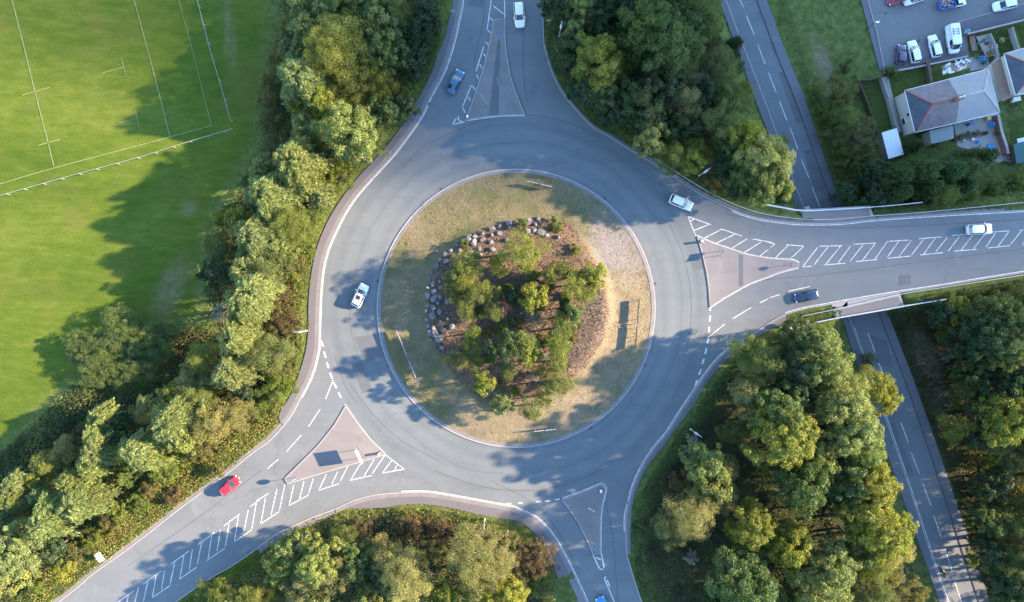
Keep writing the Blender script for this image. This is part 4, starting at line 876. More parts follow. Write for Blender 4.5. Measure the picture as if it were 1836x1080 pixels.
scatter('verge_grass', [[(970,40),(1000,160),(1060,228),(1200,312),(1330,372),(1310,345),(1200,280),(1080,215),(1010,100),(1000,40)],[(1133,1090),(1122,1000),(1135,900),(1240,735),(1330,630),(1345,650),(1260,760),(1165,890),(1150,1000),(1165,1090)]], 24, 0.24, 0.3, [(0.06,0.11,0.02), (0.08, 0.14, 0.025), G2], aspect=0.32)
scatter('verge_grass', [[(1380,-30),(1400,40),(1450,180),(1500,320),(1520,300),(1470,170),(1425,40),(1405,-30)]], 20, 0.26, 0.4, [G1, G2, (0.07,0.12,0.025)], aspect=0.32, lvl=ZL)
scatter('verge_grass', [[(1590,800),(1640,900),(1690,1090),(1660,1090),(1610,960),(1580,860)]], 22, 0.24, 0.35, [G2, (0.10, 0.115, 0.03), TN], aspect=0.32, lvl=ZL)
scatter('heather', [HEATH], 60, 0.22, 0.45, [(0.13, 0.095, 0.08), (0.19, 0.15, 0.125), (0.24, 0.19, 0.155), (0.09, 0.065, 0.052)], island=True, aspect=0.35)
scatter('leaf_litter', [BARK], 7, 0.3, 0.28, [(0.15, 0.09, 0.06), (0.09, 0.06, 0.045), (0.09, 0.11, 0.03), (0.18, 0.13, 0.08), (0.08, 0.10, 0.03)], island=True)
scatter('dry_grass', [[(CXp+940*0, 0) for CXp in ()] or [(690,470),(760,360),(925,308),(1090,370),(1165,500),(1165,600),(1090,735),(930,796),(780,750),(695,640)]], 5, 0.26, 0.18, [(0.13, 0.13, 0.05), (0.2, 0.17, 0.09), (0.27, 0.21, 0.12)], island=True, aspect=0.3)
# ------------------------------------------------------------------ boulders of the rock wall
bl = [(740+x/4.83, 370+y/4.83) for x, y in ((1090,110),(1010,115),(1005,150),(1065,155),(1185,125),(835,150),(840,190),(755,175),(755,235),(690,200),(690,250),(605,235),(605,290),(540,265),(535,315),(490,275),(680,315),(820,290),
  (395,340),(415,385),(500,395),(330,380),(280,415),(240,465),(290,480),(345,430),(465,435),(215,520),(170,570),(580,370),(695,370),(590,415),(1055,215),(1110,230),(1165,255),(1265,270),(1000,215),(145,650),(180,670),(235,650),
  (240,705),(130,700),(185,730),(130,770),(235,780),(190,800),(225,835),(305,820),(125,845),(175,870),(115,910),(235,915),(305,915),(175,945))]
bl += [(740+x/4.155, 550+y/4.155) for x, y in ((105,95),(150,75),(205,115),(262,90),(115,135),(160,155),(290,140),(130,190),(175,200),(200,240),(137,245),(225,165),(165,300),(220,300))]
rocks = []
for v in range(6):
    bm = bmesh.new(); bmesh.ops.create_icosphere(bm, subdivisions=2, radius=0.5)
    for q in range(7):
        nrm = Vector(unit(RNG.normal(size=3))); d = RNG.uniform(0.2, 0.36)
        for vv in bm.verts:
            e = vv.co.dot(nrm)-d
            if e > 0: vv.co -= nrm*e
    for vv in bm.verts: vv.co += Vector(RNG.normal(0, 0.012, 3))
    me = bpy.data.meshes.new('boulder'); bm.to_mesh(me); bm.free(); me.materials.append(M['rock']); rocks.append(me)
bl.sort(key=lambda p: -math.atan2(-(p[1]-560), p[0]-930) % 6.283)
bl.sort(key=lambda p: (math.atan2(p[1]-570, -(p[0]-940))))
bl = sorted(bl, key=lambda p: (math.atan2(-(p[0]-930), (p[1]-555)) % 6.283))
for i, (px, py) in enumerate(bl):
    x, y, _ = P(px, py, 1.4); o = link('boulder', rocks[i % 6])
    zz = float(island_h(np.array([x]), np.array([y]))[0]); sx = random.choice((0.75, 0.9, 1.05, 1.25, 1.45))*random.uniform(0.9, 1.1); tang = math.atan2(y-CY, x-CX)+math.pi/2
    o.location = (x, y, zz+0.16); o.scale = (sx*1.1, sx*0.85, random.uniform(0.7, 1.1)); o.rotation_euler = (random.uniform(-.2, .2), random.uniform(-.2, .2), tang+random.uniform(-.4, .4))
    n = len(bl); pos = 'first' if i == 0 else 'last' if i == n-1 else ordn(i+1)
    tag(o, 'grey boulder, %s clockwise from the lower left end of the island rock wall' % pos, 'boulder', 'boulders of the island rock wall')
# ------------------------------------------------------------------ signs, lamps, bollards
def lamp_post(base, head, label):
    bx, by, bz = on_ground(*base); hgt = 7.4; hx, hy, _ = P(*head, bz+hgt)
    root = empty('lamp_post', (bx, by, bz)); tag(root, label, 'street lamp', 'street lamps round the junction')
    m = MB(); m.tube((0, 0, -0.2), (0, 0, 1.2), 0.13, 0.12, 10); m.tube((0, 0, 1.2), (0, 0, hgt), 0.085, 0.055, 10); m.build('pole', M['white_metal'], root, True)
    yaw = math.atan2(CY-by, CX-bx); c, s = math.cos(yaw), math.sin(yaw)
    MB().tube((0, 0, hgt-0.05), (c*0.7, s*0.7, hgt+0.12), 0.045, 0.035, 8).build('arm', M['white_metal'], root, True)
    h = MB(); h.ball((0, 0, 0), (0.52, 0.2, 0.11), 12, 8); o = h.build('lamp_head', M['steel'], root, True); o.location = (c*1.0, s*1.0, hgt+0.15); o.rotation_euler = (0, 0, yaw)
    g = MB(); g.ball((0, 0, -0.07), (0.34, 0.14, 0.09), 10, 6); q = g.build('lens', M['lens'], o, True)
for b_, h_, lb in (((657,289),(643,276),'white lamp post at the upper left pavement in front of the trees'), ((1002,69),(1006,39),'white lamp post in the trees right of the top road'), ((1252,316),(1271,302),'white lamp post behind the curved crash barrier'),
   ((551,593),(527,595),'white lamp post beside the left pavement, level with the give-way dashes'), ((1398,587),(1431,588),'white lamp post near the lower left end of the bridge'), ((1237,769),(1257,784),'white lamp post on the dark grass right of the roundabout'),
   ((869,930),(867,955),'white lamp post on the verge of the bottom centre copse'), ((553,957),(530,979),'white lamp post among pale trees beside the lower left road')):
    lamp_post(b_, h_, lb)
def post_sign(px, py, label, panels, hgt=2.6, yaw=0.0, name='road_sign', cat='road sign', spread=0.0, dz=0.0, z=None, group=None):
    """panels: (shape, w, h, zc, material) facing local +x"""
    x, y, zz = on_ground(px, py); zz = zz if z is None else z
    root = empty(name, (x, y, zz+dz), yaw); tag(root, label, cat, group)
    for s in ((-1, 1) if spread else (0,)):
        MB().tube((0, s*spread/2, -0.2), (0, s*spread/2, hgt), 0.045, 0.045, 8).build('post', M['steel'], root, True)
    for sh, w_, h_, zc, mt in panels:
        m = MB()
        if sh == 'disc':
            n = 24; vs = [(xx, w_/2*math.cos(6.283*i/n), zc+w_/2*math.sin(6.283*i/n)) for xx in (0.05, 0.075) for i in range(n)]
            m.add(vs, [tuple(range(n-1, -1, -1)), tuple(range(n, 2*n))]+[(i, (i+1) % n, n+(i+1) % n, n+i) for i in range(n)])
            m.build('sign_disc', mt, root)
        else:
            m.box((0.065, 0, zc), (0.03, w_, h_)); p = m.build('sign_panel', M['sign_back'], root)
            MB().box((0.0835, 0, zc), (0.006, w_-0.06, h_-0.06)).build('sign_face', mt, p)
    return root
def disc_arrow(root, zc, sz=0.26):
    m = MB(); a = math.radians(-135)
    m.box((0.08, 0.0, zc), (0.006, 0.05, sz*1.3)); m.add([(0.078, -0.12, zc-sz*0.45), (0.078, 0.12, zc-sz*0.45), (0.078, 0, zc-sz*0.95)], [(0, 1, 2)]); m.build('arrow', M['sign_white'], root)
post_sign(650, 813, 'large direction sign on two posts standing on the lower left splitter island', [('rect', 2.6, 1.7, 2.45, M['sign_green'])], 3.3, math.radians(206), spread=1.6, z=0.12)
r = post_sign(533, 856, 'round sign on a single post at the left tip of the lower left island', [('disc', 0.95, 0, 2.3, M['sign_blue'])], 2.9, math.radians(200), z=0.12); disc_arrow(r, 2.3)
post_sign(868, 187, 'direction sign on two posts in the middle of the top splitter island', [('rect', 2.2, 1.6, 2.4, M['sign_green'])], 3.2, math.radians(35), spread=1.3, z=0.12)
r = post_sign(894, 70, 'round sign near the tip of the top splitter island', [('disc', 0.8, 0, 2.3, M['sign_blue'])], 2.8, math.radians(80), z=0.12); disc_arrow(r, 2.3)
post_sign(1290, 455, 'direction sign on two posts on the right-hand splitter island', [('rect', 1.5, 0.9, 1.7, M['sign_green'])], 2.2, math.radians(-30), spread=0.9, z=0.12)
r = post_sign(1410, 476, 'round sign at the narrow tip of the right-hand island', [('disc', 0.7, 0, 1.7, M['sign_blue'])], 2.1, math.radians(0), z=0.12); disc_arrow(r, 1.7)
post_sign(1058, 907, 'small direction sign on two posts on the bottom splitter island', [('rect', 1.3, 1.0, 1.9, M['sign_green'])], 2.5, math.radians(-120), spread=0.8, z=0.12)
r = post_sign(1066, 971, 'round sign near the lower tip of the bottom splitter island', [('disc', 0.8, 0, 2.2, M['sign_blue'])], 2.7, math.radians(-90), z=0.12); disc_arrow(r, 2.2)
r = post_sign(814, 31, 'white-backed sign on the pavement beside the top road', [('rect', 0.9, 0.9, 2.3, M['sign_white'])], 2.8, math.radians(80))
post_sign(983, 47, 'white angled sign on the grass right of the top road', [('rect', 0.9, 0.7, 2.3, M['sign_white'])], 2.7, math.radians(100))
post_sign(1437, 578, 'small white sign on the verge beside the bridge lamp post', [('disc', 0.9, 0, 2.4, M['sign_white'])], 2.9, math.radians(20))
post_sign(191, 992, 'large white panel sign facing the road in the lower left verge', [('rect', 1.6, 1.5, 2.1, M['sign_white'])], 3.1, math.radians(35))
def bollard(px, py, label, yaw):
    x, y, _ = P(px, py, 0.6); root = empty('bollard', (x, y, 0.12), yaw); tag(root, label, 'bollard', 'white keep-left bollards')
    MB().prism([(-.22,-.18),(.22,-.18),(.22,.18),(-.22,.18)], 0.14, 1.05).build('body', M['sign_white'], root, bevel=0.07)
    MB().box((0, 0, 0.07), (0.55, 0.5, 0.14)).build('base', M['black'], root)
    n = 20; m = MB(); m.add([(0.226, 0.16*math.cos(6.283*i/n), 0.75+0.16*math.sin(6.283*i/n)) for i in range(n)], [tuple(range(n))]); m.build('disc', M['sign_blue'], root)
bollard(838, 210, 'white bollard at the lower left corner of the top splitter island', math.radians(-100))
bollard(1258, 433, 'white bollard at the left tip of the right-hand splitter island', math.radians(180))
bollard(680, 814, 'white bollard at the right corner of the lower left splitter island', math.radians(30))
bollard(1077, 880, 'white bollard at the rounded upper corner of the bottom splitter island', math.radians(90))
def chevron_sign(a, b, label, face, pale=True):
    ax_, ay_, _ = P(*a, 1.8); bx_, by_, _ = P(*b, 1.8); cx, cy = (ax_+bx_)/2, (ay_+by_)/2; Ln = math.hypot(bx_-ax_, by_-ay_); yaw = math.atan2(by_-ay_, bx_-ax_)
    if math.cos(yaw+math.pi/2)*face[0]+math.sin(yaw+math.pi/2)*face[1] < 0: yaw += math.pi
    z = float(island_h(np.array([cx]), np.array([cy]))[0]); root = empty('chevron_sign', (cx, cy, z), yaw)   # faces local +y
    tag(root, label, 'chevron sign', 'chevron signs on the roundabout island')
    bw = Ln*0.46
    for s in (-1, 1):
        c = s*(Ln/2-bw/2)
        o = MB().box((c, 0, 1.15), (bw, 0.04, 0.8)).build('board', M['black'], root)
        m = MB(); nch = max(2, int(bw/0.85))
        for i in range(nch):
            x0 = c-bw/2+bw*(i+0.5)/nch; d = 0.16
            m.add([(x0-d, 0.0225, 1.51), (x0+d, 0.0225, 1.51), (x0-d, 0.0225, 1.15), (x0-3*d*0.7, 0.0225, 1.15)][::-1], [(0, 1, 2, 3)])
            m.add([(x0-3*d*0.7, 0.0225, 1.15), (x0-d, 0.0225, 1.15), (x0+d, 0.0225, 0.79), (x0-d, 0.0225, 0.79)][::-1], [(0, 1, 2, 3)])
        m.build('chevrons', M['sign_white'], o)
        if pale: MB().box((c, 0, 1.57), (bw, 0.10, 0.035)).build('capping', M['sign_back'], o)
        for k in (-0.4, 0, 0.4): MB().tube((c+k*bw, -0.06, -0.2), (c+k*bw, -0.06, 1.6), 0.035, 0.035, 6).build('post', M['steel'], root)
    n = 24; m = MB(); vs = [(0.35*math.cos(6.283*i/n), yy, 1.15+0.35*math.sin(6.283*i/n)) for yy in (0.12, 0.15) for i in range(n)]
    m.add(vs, [tuple(range(n)), tuple(range(2*n-1, n-1, -1))]+[(i, n+i, n+(i+1) % n, (i+1) % n) for i in range(n)]); m.build('sign_disc', M['sign_blue'], root)
    MB().tube((0, 0.08, -0.2), (0, 0.08, 1.7), 0.045, 0.045, 8).build('post', M['steel'], root)
chevron_sign((1147,537), (1140,625), 'long chevron sign near the right edge of the island, casting two board shadows', (1, 0), False)
chevron_sign((711,593), (752,693), 'long pale-topped chevron sign near the left edge of the island', (-1, -0.4))
chevron_sign((945,325), (990,335), 'chevron sign on the top rim of the island', (0.1, 1))
chevron_sign((958,774), (997,770), 'chevron sign on the bottom rim of the island', (0, -1))
# drain covers along the kerbs
mm = MB(); mm.box((0, 0, 0.01), (0.5, 0.45, 0.02)); dmesh = mm.mesh('frame', M['dark_metal'])
gm = MB()
for i in range(5): gm.box((-0.18+0.09*i, 0, 0.024), (0.035, 0.36, 0.01))
gmesh = gm.mesh('grate', M['kerb_dark'])
for px, py, lb in ((768,186,'by the upper left pavement edge'), (553,676,'by the left pavement opposite the island'), (790,766,'at the lower left of the island kerb'), (1080,362,'at the upper right of the island kerb'), (1169,510,'at the right of the island kerb'),
                   (1150,652,'at the lower right of the island kerb'), (680,505,'at the left of the island kerb'), (697,655,'at the left of the island below the long sign'), (793,343,'at the upper left of the island kerb'), (1056,763,'at the bottom right of the island kerb'),
                   (715,886,'by the bottom pavement below the hatching'), (1127,902,'by the kerb of the bottom road'), (1310,622,'by the kerb below the bridge lamp post'), (980,106,'by the kerb of the top road'), (562,930,'by the kerb of the lower left road')):
    d = math.hypot(px-925.5, py-553); px2, py2 = (925.5+(px-925.5)*252.5/d, 553+(py-553)*252.5/d) if d < 262 else (px, py)
    r = empty('drain_cover', (*P2(px2, py2), 0.012), math.atan2(-(py-553), px-925.5)); tag(r, 'dark drain cover '+lb, 'drain', 'drain covers by the kerbs'); link('frame', dmesh, r); link('grate', gmesh, r)
# ------------------------------------------------------------------ playing field
mb = MB()
def F_(pts, wd=0.16, m=None): ribbon(m or mb, smooth_line(W([(x/3, y/3) for x, y in pts]), 3), wd, 0.03)
F_([(45,-90),(65,0),(120,215),(190,500),(260,770),(290,895)], 0.2); F_([(118,513),(270,470)]); F_([(205,783),(325,750)]); F_([(700,-100),(722,0),(820,365),(915,738)], 0.18)
F_([(652,310),(677,407)], 0.14); F_([(548,395),(662,362)], 0.14); F_([(727,592),(748,677)], 0.14); F_([(640,663),(738,637)], 0.14); F_([(-90,1015),(0,990),(290,905),(915,738),(1140,675)], 0.135)
tag(mb.build('pitch_marking', M['pitch_paint']), kind='structure')
mb = MB(); F_([(940,-100),(962,0),(1045,310),(1138,680)], 0.09); tag(mb.build('pitch_marking', M['pitch_paint']), kind='structure')
railing('pitch_railing', [(350,-20),(354,0),(377,90),(393,143),(413,215)], 'pale blue spectator railing down the right side of the pitch', 'railing', 1.0, (1.0,), 2.6, M['steel'], 0.045, post_r=0.035)
railing('pitch_railing', [(-20,356),(0,351),(93,325),(173,303),(247,283),(327,258),(417,231)], 'long white spectator railing along the bottom of the pitch', 'railing', 1.0, (1.0,), 2.2, M['steel'], 0.05, post_r=0.035)
# ------------------------------------------------------------------ vehicles
def paintmat(name, c): return plain('paint_'+name, c, 0.28, 0.5, 0.0, 0.03, 2, coat=0.8)
CARP = {k: paintmat(k, c) for k, c in {'white': (0.72, 0.73, 0.75), 'blue_grey': (0.016, 0.085, 0.18), 'navy': (0.008, 0.03, 0.075), 'red': (0.28, 0.012, 0.024), 'cyan': (0.01, 0.20, 0.40), 'purple': (0.045, 0.035, 0.09), 'blue': (0.03, 0.12, 0.40)}.items()}
def loft(m, secs):
    n = len(secs[0]); vs = [p for s in secs for p in s]
    fs = [(j*n+i, j*n+(i+1) % n, (j+1)*n+(i+1) % n, (j+1)*n+i) for j in range(len(secs)-1) for i in range(n)]
    fs += [tuple(range(n-1, -1, -1)), tuple((len(secs)-1)*n+i for i in range(n))]; m.add(vs, fs)
def car(px, py, dpx, label, paint, kind='hatch', Ln=4.3, Wd=1.8, Ht=1.47, z=0.0, group='cars on the roads', name='car', cat='car', roofmat=None):
    """dpx: pixel direction of travel"""
    x, y, _ = P(px, py, z+0.9); root = empty(name, (x, y, z+0.01), math.atan2(-dpx[1], dpx[0])); tag(root, label, cat, group); pm = CARP[paint]
    hw = Wd/2; L2 = Ln/2; belt = 0.93 if kind != 'van' else 1.15
    nose = 0.74 if kind != 'van' else 0.95; deck = {'saloon': 0.92, 'hatch': 0.95, 'estate': 0.95, 'van': 1.2}[kind]
    st = [(-1.0, .80, deck-.16), (-.965, .92, deck-.04), (-.86, .98, deck), (-.6, 1.0, deck), (-.2, 1.0, belt), (.25, 1.0, belt), (.45, .99, belt-.02), (.62, .98, (belt+nose)/2+.05), (.82, .95, nose+.05), (.94, .87, nose-.04), (1.0, .70, nose-.2)]
    secs = []
    for f, wf_, zt in st:
        w_ = hw*wf_; zb = 0.22 if abs(f) < .93 else 0.3; xx = f*L2
        secs.append([(xx, -w_*.93, zb), (xx, -w_, zb+.2), (xx, -w_, zt-.14), (xx, -w_*.9, zt-.02), (xx, -w_*.5, zt+.015), (xx, w_*.5, zt+.015), (xx, w_*.9, zt-.02), (xx, w_, zt-.14), (xx, w_, zb+.2), (xx, w_*.93, zb)])
    m = MB(); loft(m, secs); body = m.build('body', pm, root, True)
    xr0, xr1, xf1, xf0 = {'hatch': (-.93, -.78, .12, .50), 'estate': (-.95, -.86, .12, .48), 'saloon': (-.72, -.42, .08, .46), 'van': (-.98, -.95, .52, .76)}[kind]
    xr0, xr1, xf1, xf0 = [v*L2 for v in (xr0, xr1, xf1, xf0)]; wb = hw*.93; wt = hw*(.74 if kind != 'van' else .86); zr = Ht-.06; zb = belt-.03
    g = MB(); ws = [(xr0, wb, zb), (xr0*.6+xr1*.4, wb*.97, zb+(zr-zb)*.45), (xr1, wt*.96, zr)]
    lo = [(xr0, -wb*.86, zb), (xr0+.25, -wb, zb), (xf0-.35, -wb, zb), (xf0, -wb*.8, zb-.02), (xf0+.05, 0, zb-.02), (xf0, wb*.8, zb-.02), (xf0-.35, wb, zb), (xr0+.25, wb, zb), (xr0, wb*.86, zb), (xr0-.03, 0, zb)]
    hi = [(xr1, -wt*.86, zr), (xr1+.2, -wt, zr+.01), (xf1-.25, -wt, zr), (xf1, -wt*.8, zr-.03), (xf1+.06, 0, zr-.02), (xf1, wt*.8, zr-.03), (xf1-.25, wt, zr), (xr1+.2, wt, zr+.01), (xr1, wt*.86, zr), (xr1-.04, 0, zr)]
    loft(g, [lo, hi]); g.build('window', M['glass'], root)
    r = MB(); s0 = [(a*1.0, b_*1.02, c+.0) for a, b_, c in hi]; s1 = [(a*.98, b_*.9, c+.055) for a, b_, c in hi]; s2 = [(a*.9, b_*.6, c+.075) for a, b_, c in hi]
    loft(r, [[(a, b_, c-.02) for a, b_, c in s0], s0, s1, s2]); r.build('roof', roofmat or pm, root, True)
    p = MB()
    for i, rr_ in ((0, .05), (2, .03), (3, .045), (5, .045), (6, .03), (8, .05)): p.tube(lo[i], hi[i], rr_, rr_*.8, 6)
    if kind in ('van',):
        for s in (-1, 1): p.add([(xr0, s*wb*1.005, zb), (xf0-1.5, s*wb*1.01, zb), (xf1-1.1, s*wt*1.03, zr), (xr1, s*wt*1.03, zr)], [(0, 1, 2, 3)])
        p.add([(xr0-.02, -wb*.86, zb), (xr0-.02, wb*.86, zb), (xr1-.06, wt*.86, zr), (xr1-.06, -wt*.86, zr)], [(0, 1, 2, 3)])
    else:
        for s in (-1, 1): p.tube((0.0-.05, s*wb*1.0, zb), (-.08, s*wt*1.0, zr), .045, .04, 6)
    p.build('pillars', pm, root)
    for fx in (.62, -.60):
        for s in (-1, 1):
            wx, wy = fx*L2, s*(hw-.12); o = MB().tube((wx, wy-.11*s, .33), (wx, wy+.11*s, .33), .33, .33, 18).build('wheel', M['rubber'], root, True)
            MB().tube((wx, wy+.10*s, .33), (wx, wy+.122*s, .33), .21, .2, 14).build('rim', M['rim'], o)
    for s in (-1, 1):
        MB().ball((L2*.90, s*hw*.70, nose-.10), (.20, .17, .09), 10, 6).build('headlight', M['lens'], root, True)
        MB().ball((-L2*.965, s*hw*.78, deck-.16), (.10, .15, .11), 10, 6).build('tail_light', M['tail_lens'], root, True)
        mi = MB(); mi.ball((xf0-.42, s*(hw+.10), belt+.06), (.09, .12, .08), 8, 6); mi.tube((xf0-.40, s*hw*.9, belt+.02), (xf0-.42, s*(hw+.05), belt+.04), .03, .03, 6); mi.build('mirror', pm, root, True)
    MB().box((L2*1.0+.004, 0, .46), (.02, .5, .11)).build('number_plate', M['plate_white'], root); MB().box((-L2*1.0-.004, 0, .5), (.02, .5, .11)).build('number_plate', M['plate_yellow'], root)
    return root, (xr1, xf1, wt, zr, zb, xf0, xr0)
car(931, 26, (0.07, 1), 'white hatchback driving down the top road at the picture edge', 'white', 'estate', 4.35)
car(816, 146, (0.5, -1), 'blue-grey car heading up the top road beside the splitter island', 'blue_grey', 'saloon', 4.4, 1.8)
car(1222, 363, (1, 0.42), 'white car with dark windscreen leaving the roundabout at upper right', 'white', 'hatch', 4.2)
car(1758, 411, (1, -0.06), 'white car driving right along the bridge road', 'white', 'hatch', 4.5, 1.85)
car(1447, 531, (-1, 0.22), 'dark navy car approaching the roundabout from the bridge', 'navy', 'hatch', 4.1)
c6, info = car(645, 530, (0.47, -1), 'white car with glass roof panel circling the left of the island', 'white', 'hatch', 4.2)
MB().box((info[0]*.3+info[1]*.3, 0, info[3]+.085), (0.75, 0.85, 0.02)).build('roof_glass', M['glass'], c6)
car(411, 872, (0.75, -0.62), 'red car with dark glass on the lower left road', 'red', 'hatch', 4.0, 1.75)
car(1083, 1092, (-0.42, -1), 'bright blue car cut off by the bottom edge on the bottom road', 'cyan', 'hatch', 4.1)
GP = 'vehicles in the car park'
car(1617, 97, (0.12, -1), 'dark purple small car parked at the left end of the row', 'purple', 'hatch', 3.6, 1.65, z=ZL, group=GP)
car(1640, 92, (-0.22, -1), 'white car in the parked row next to the purple one', 'white', 'estate', 4.2, 1.75, z=ZL, group=GP)
car(1677, 82, (-0.24, -1), 'white car in the parked row beside the roof-racked van', 'white', 'estate', 4.2, 1.75, z=ZL, group=GP)
v, inf = car(1709, 70, (0.13, 1), 'white van with dark roof rack at the right end of the parked row', 'white', 'van', 5.2, 1.95, 2.0, z=ZL, group=GP, name='van', cat='van')
m = MB(); zt = 2.1
for xx in (-.5, -.95, -1.4): m.box((xx, -.1, zt), (0.06, 1.25, 0.05))
for yy in (-.6, .45): m.box((-.95, yy, zt-.04), (1.2, 0.05, 0.05))
m.build('roof_rack', M['dark_metal'], v)
car(1803, 8, (-1, 0.22), 'pale white car with blue-tinted windscreen near the upper right corner', 'white', 'hatch', 4.3, z=ZL, group=GP)
car(1612, -4, (-0.9, 0.3), 'red car cut off by the top edge of the car park', 'red', 'hatch', 4.0, z=ZL, group=GP)
car(1641, -4, (-0.9, 0.3), 'white car cut off by the top edge beside the red one', 'white', 'hatch', 4.2, z=ZL, group=GP)
# pick-up truck with a loaded bed
x, y, _ = P(1708, 4, ZL+1); pk = empty('pickup_truck', (x, y, ZL+0.01), math.atan2(6, 30)); tag(pk, 'pick-up truck with blue bed full of pinkish rubble at the top edge', 'truck', GP)
m = MB(); loft(m, [[(xx, -.9*w_, .45), (xx, -.95*w_, .8), (xx, -.8*w_, zt_), (xx, .8*w_, zt_), (xx, .95*w_, .8), (xx, .9*w_, .45)] for xx, w_, zt_ in ((.35, 1, 1.2), (.9, 1, 1.2), (1.7, 1, 1.15), (2.2, .97, 1.05), (2.5, .85, .85))]); m.build('cab', CARP['white'], pk, True)
m = MB(); loft(m, [[(.42, -.85, 1.15), (1.75, -.85, 1.15), (1.75, .85, 1.15), (.42, .85, 1.15)], [(.5, -.72, 1.85), (1.25, -.72, 1.85), (1.25, .72, 1.85), (.5, .72, 1.85)]]); m.build('window', M['glass'], pk)
MB().box((.87, 0, 1.89), (.85, 1.5, .07)).build('roof', CARP['white'], pk, bevel=0.03)
m = MB(); m.box((-1.05, 0, .62), (2.7, 1.85, .12)); m.box((-1.05, .93, .9), (2.7, .06, .5)); m.box((-1.05, -.93, .9), (2.7, .06, .5)); m.box((-2.42, 0, .9), (.06, 1.8, .5)); m.box((.27, 0, 1.05), (.08, 1.85, .8)); m.build('load_bed', CARP['blue'], pk)
M['rubble'] = plain('rubble', (0.38, 0.27, 0.22), 0.95, 0.1, var=0.5, scale=3)
m = MB()
for i in range(26): m.ball((random.uniform(-2.1, 0), random.uniform(-.7, .7), random.uniform(.75, 1.15)), [random.uniform(.12, .32) for _ in range(3)], 6, 4)
m.build('load', M['rubble'], pk)
for xx in (1.7, -1.5):
    for s in (-1, 1):
        o = MB().tube((xx, s*.7, .36), (xx, s*.93, .36), .36, .36, 16).build('wheel', M['rubber'], pk, True); MB().tube((xx, s*.92, .36), (xx, s*.945, .36), .22, .2, 12).build('rim', M['rim'], o)
for s in (-1, 1): MB().ball((2.4, s*.62, .85), (.12, .16, .1), 8, 6).build('headlight', M['lens'], pk, True)
# motorcycle and rider
x, y, _ = P(1692, 1028, ZL+0.7); yaw = math.atan2(19, -7)
mc = empty('motorcycle', (x, y, ZL+0.01), yaw); tag(mc, 'dark motorcycle with white screen riding up the sunken road', 'motorcycle')
for xx in (.72, -.68):
    o = MB().tube((xx, -.07, .31), (xx, .07, .31), .31, .31, 18).build('wheel', M['rubber'], mc, True); MB().tube((xx, -.08, .31), (xx, .08, .31), .17, .17, 12).build('rim', M['rim'], o)
m = MB(); loft(m, [[(xx, -w_, z0), (xx, -w_*.8, z1), (xx, w_*.8, z1), (xx, w_, z0)] for xx, w_, z0, z1 in ((-.95, .06, .75, .85), (-.5, .14, .6, .82), (0, .17, .4, .78), (.25, .17, .4, .98), (.5, .14, .55, 1.0), (.85, .08, .7, .85))]); m.build('body', M['dark_metal'], mc, True)
m = MB(); m.tube((.45, -.36, 1.02), (.45, .36, 1.02), .02, .02, 6); m.tube((.5, 0, 1.0), (.74, 0, .35), .04, .04, 6); m.build('handlebar', M['black'], mc)
m = MB(); m.box((-.25, 0, .84), (.62, .26, .08)); m.build('seat', M['black'], mc, bevel=0.03)
m = MB(); m.add([(.52, -.17, 1.0), (.52, .17, 1.0), (.75, .12, 1.0), (.75, -.12, 1.0), (.42, -.15, 1.24), (.42, .15, 1.24)], [(0, 3, 4), (3, 2, 5, 4), (2, 1, 5)]); m.build('windscreen', M['sign_white'], mc)
MB().ball((.86, 0, .86), (.08, .1, .09), 8, 6).build('headlight', M['lens'], mc, True); MB().box((-.97, 0, .8), (.05, .16, .07)).build('tail_light', M['tail_lens'], mc)
def rider():
    verts = [(-.25, 0, .92), (-.16, 0, 1.15), (-.02, 0, 1.38), (.06, 0, 1.5)]; rad = [.17, .17, .18, .075]; ed = [(0, 1), (1, 2), (2, 3)]
    def ch(st, pts):
        k = st
        for p, r in pts: verts.append(p); rad.append(r); ed.append((k, len(verts)-1)); k = len(verts)-1
        return k
    for s in (-1, 1):
        e = ch(2, [((.0, s*.2, 1.4), .085), ((.16, s*.32, 1.2), .06), ((.4, s*.3, 1.08), .042), ((.47, s*.28, 1.06), .04)])
        for i, (dx, dz, dy) in enumerate(((.055, -.02, .06), (.062, -.03, .03), (.06, -.03, 0), (.05, -.03, -.03))):
            ch(e, [((.47+dx, s*(.28+dy-.015), 1.055), .012), ((.47+dx+.01, s*(.28+dy-.015), 1.02), .010)])
        ch(e, [((.44, s*.235, 1.03), .013)])
        ch(0, [((-.2, s*.11, .9), .12), ((.12, s*.22, .80), .095), ((.0, s*.2, .52), .07), ((-.06, s*.2, .36), .05), ((.1, s*.21, .3), .045)])
    me = bpy.data.meshes.new('body'); me.from_pydata(verts, ed, []); me.update()
    o = bpy.data.objects.new('body', me); COL.objects.link(o); sk = o.modifiers.new('skin', 'SKIN'); ss = o.modifiers.new('sub', 'SUBSURF'); ss.levels = ss.render_levels = 2
    for v_, r in zip(me.skin_vertices[0].data, rad): v_.radius = (r, r)
    me.skin_vertices[0].data[0].use_root = True; return o
pr_ = empty('person', (x, y, ZL+0.01), yaw); tag(pr_, 'motorcyclist in an orange jacket and dark trousers leaning to the handlebars', 'person')
rb = rider(); rb.parent = pr_; rb.data.materials.append(M['black'])
M['orange'] = plain('orange', (0.55, 0.16, 0.05), 0.8, 0.2); M['helmet'] = plain('helmet', (0.30, 0.42, 0.10), 0.25, 0.6, var=0.4, scale=9)
m = MB(); loft(m, [[(cx_+r_*math.cos(t)*.9*cs, r_*1.1*math.sin(t), cz_-r_*math.cos(t)*.5) for t in [6.283*i/12 for i in range(12)]] for cx_, cz_, r_, cs in ((-.27, .95, .18, 1), (-.17, 1.14, .20, 1), (-.04, 1.36, .215, 1), (.0, 1.43, .17, 1), (.05, 1.5, .09, 1))]); m.build('jacket', M['orange'], pr_, True)
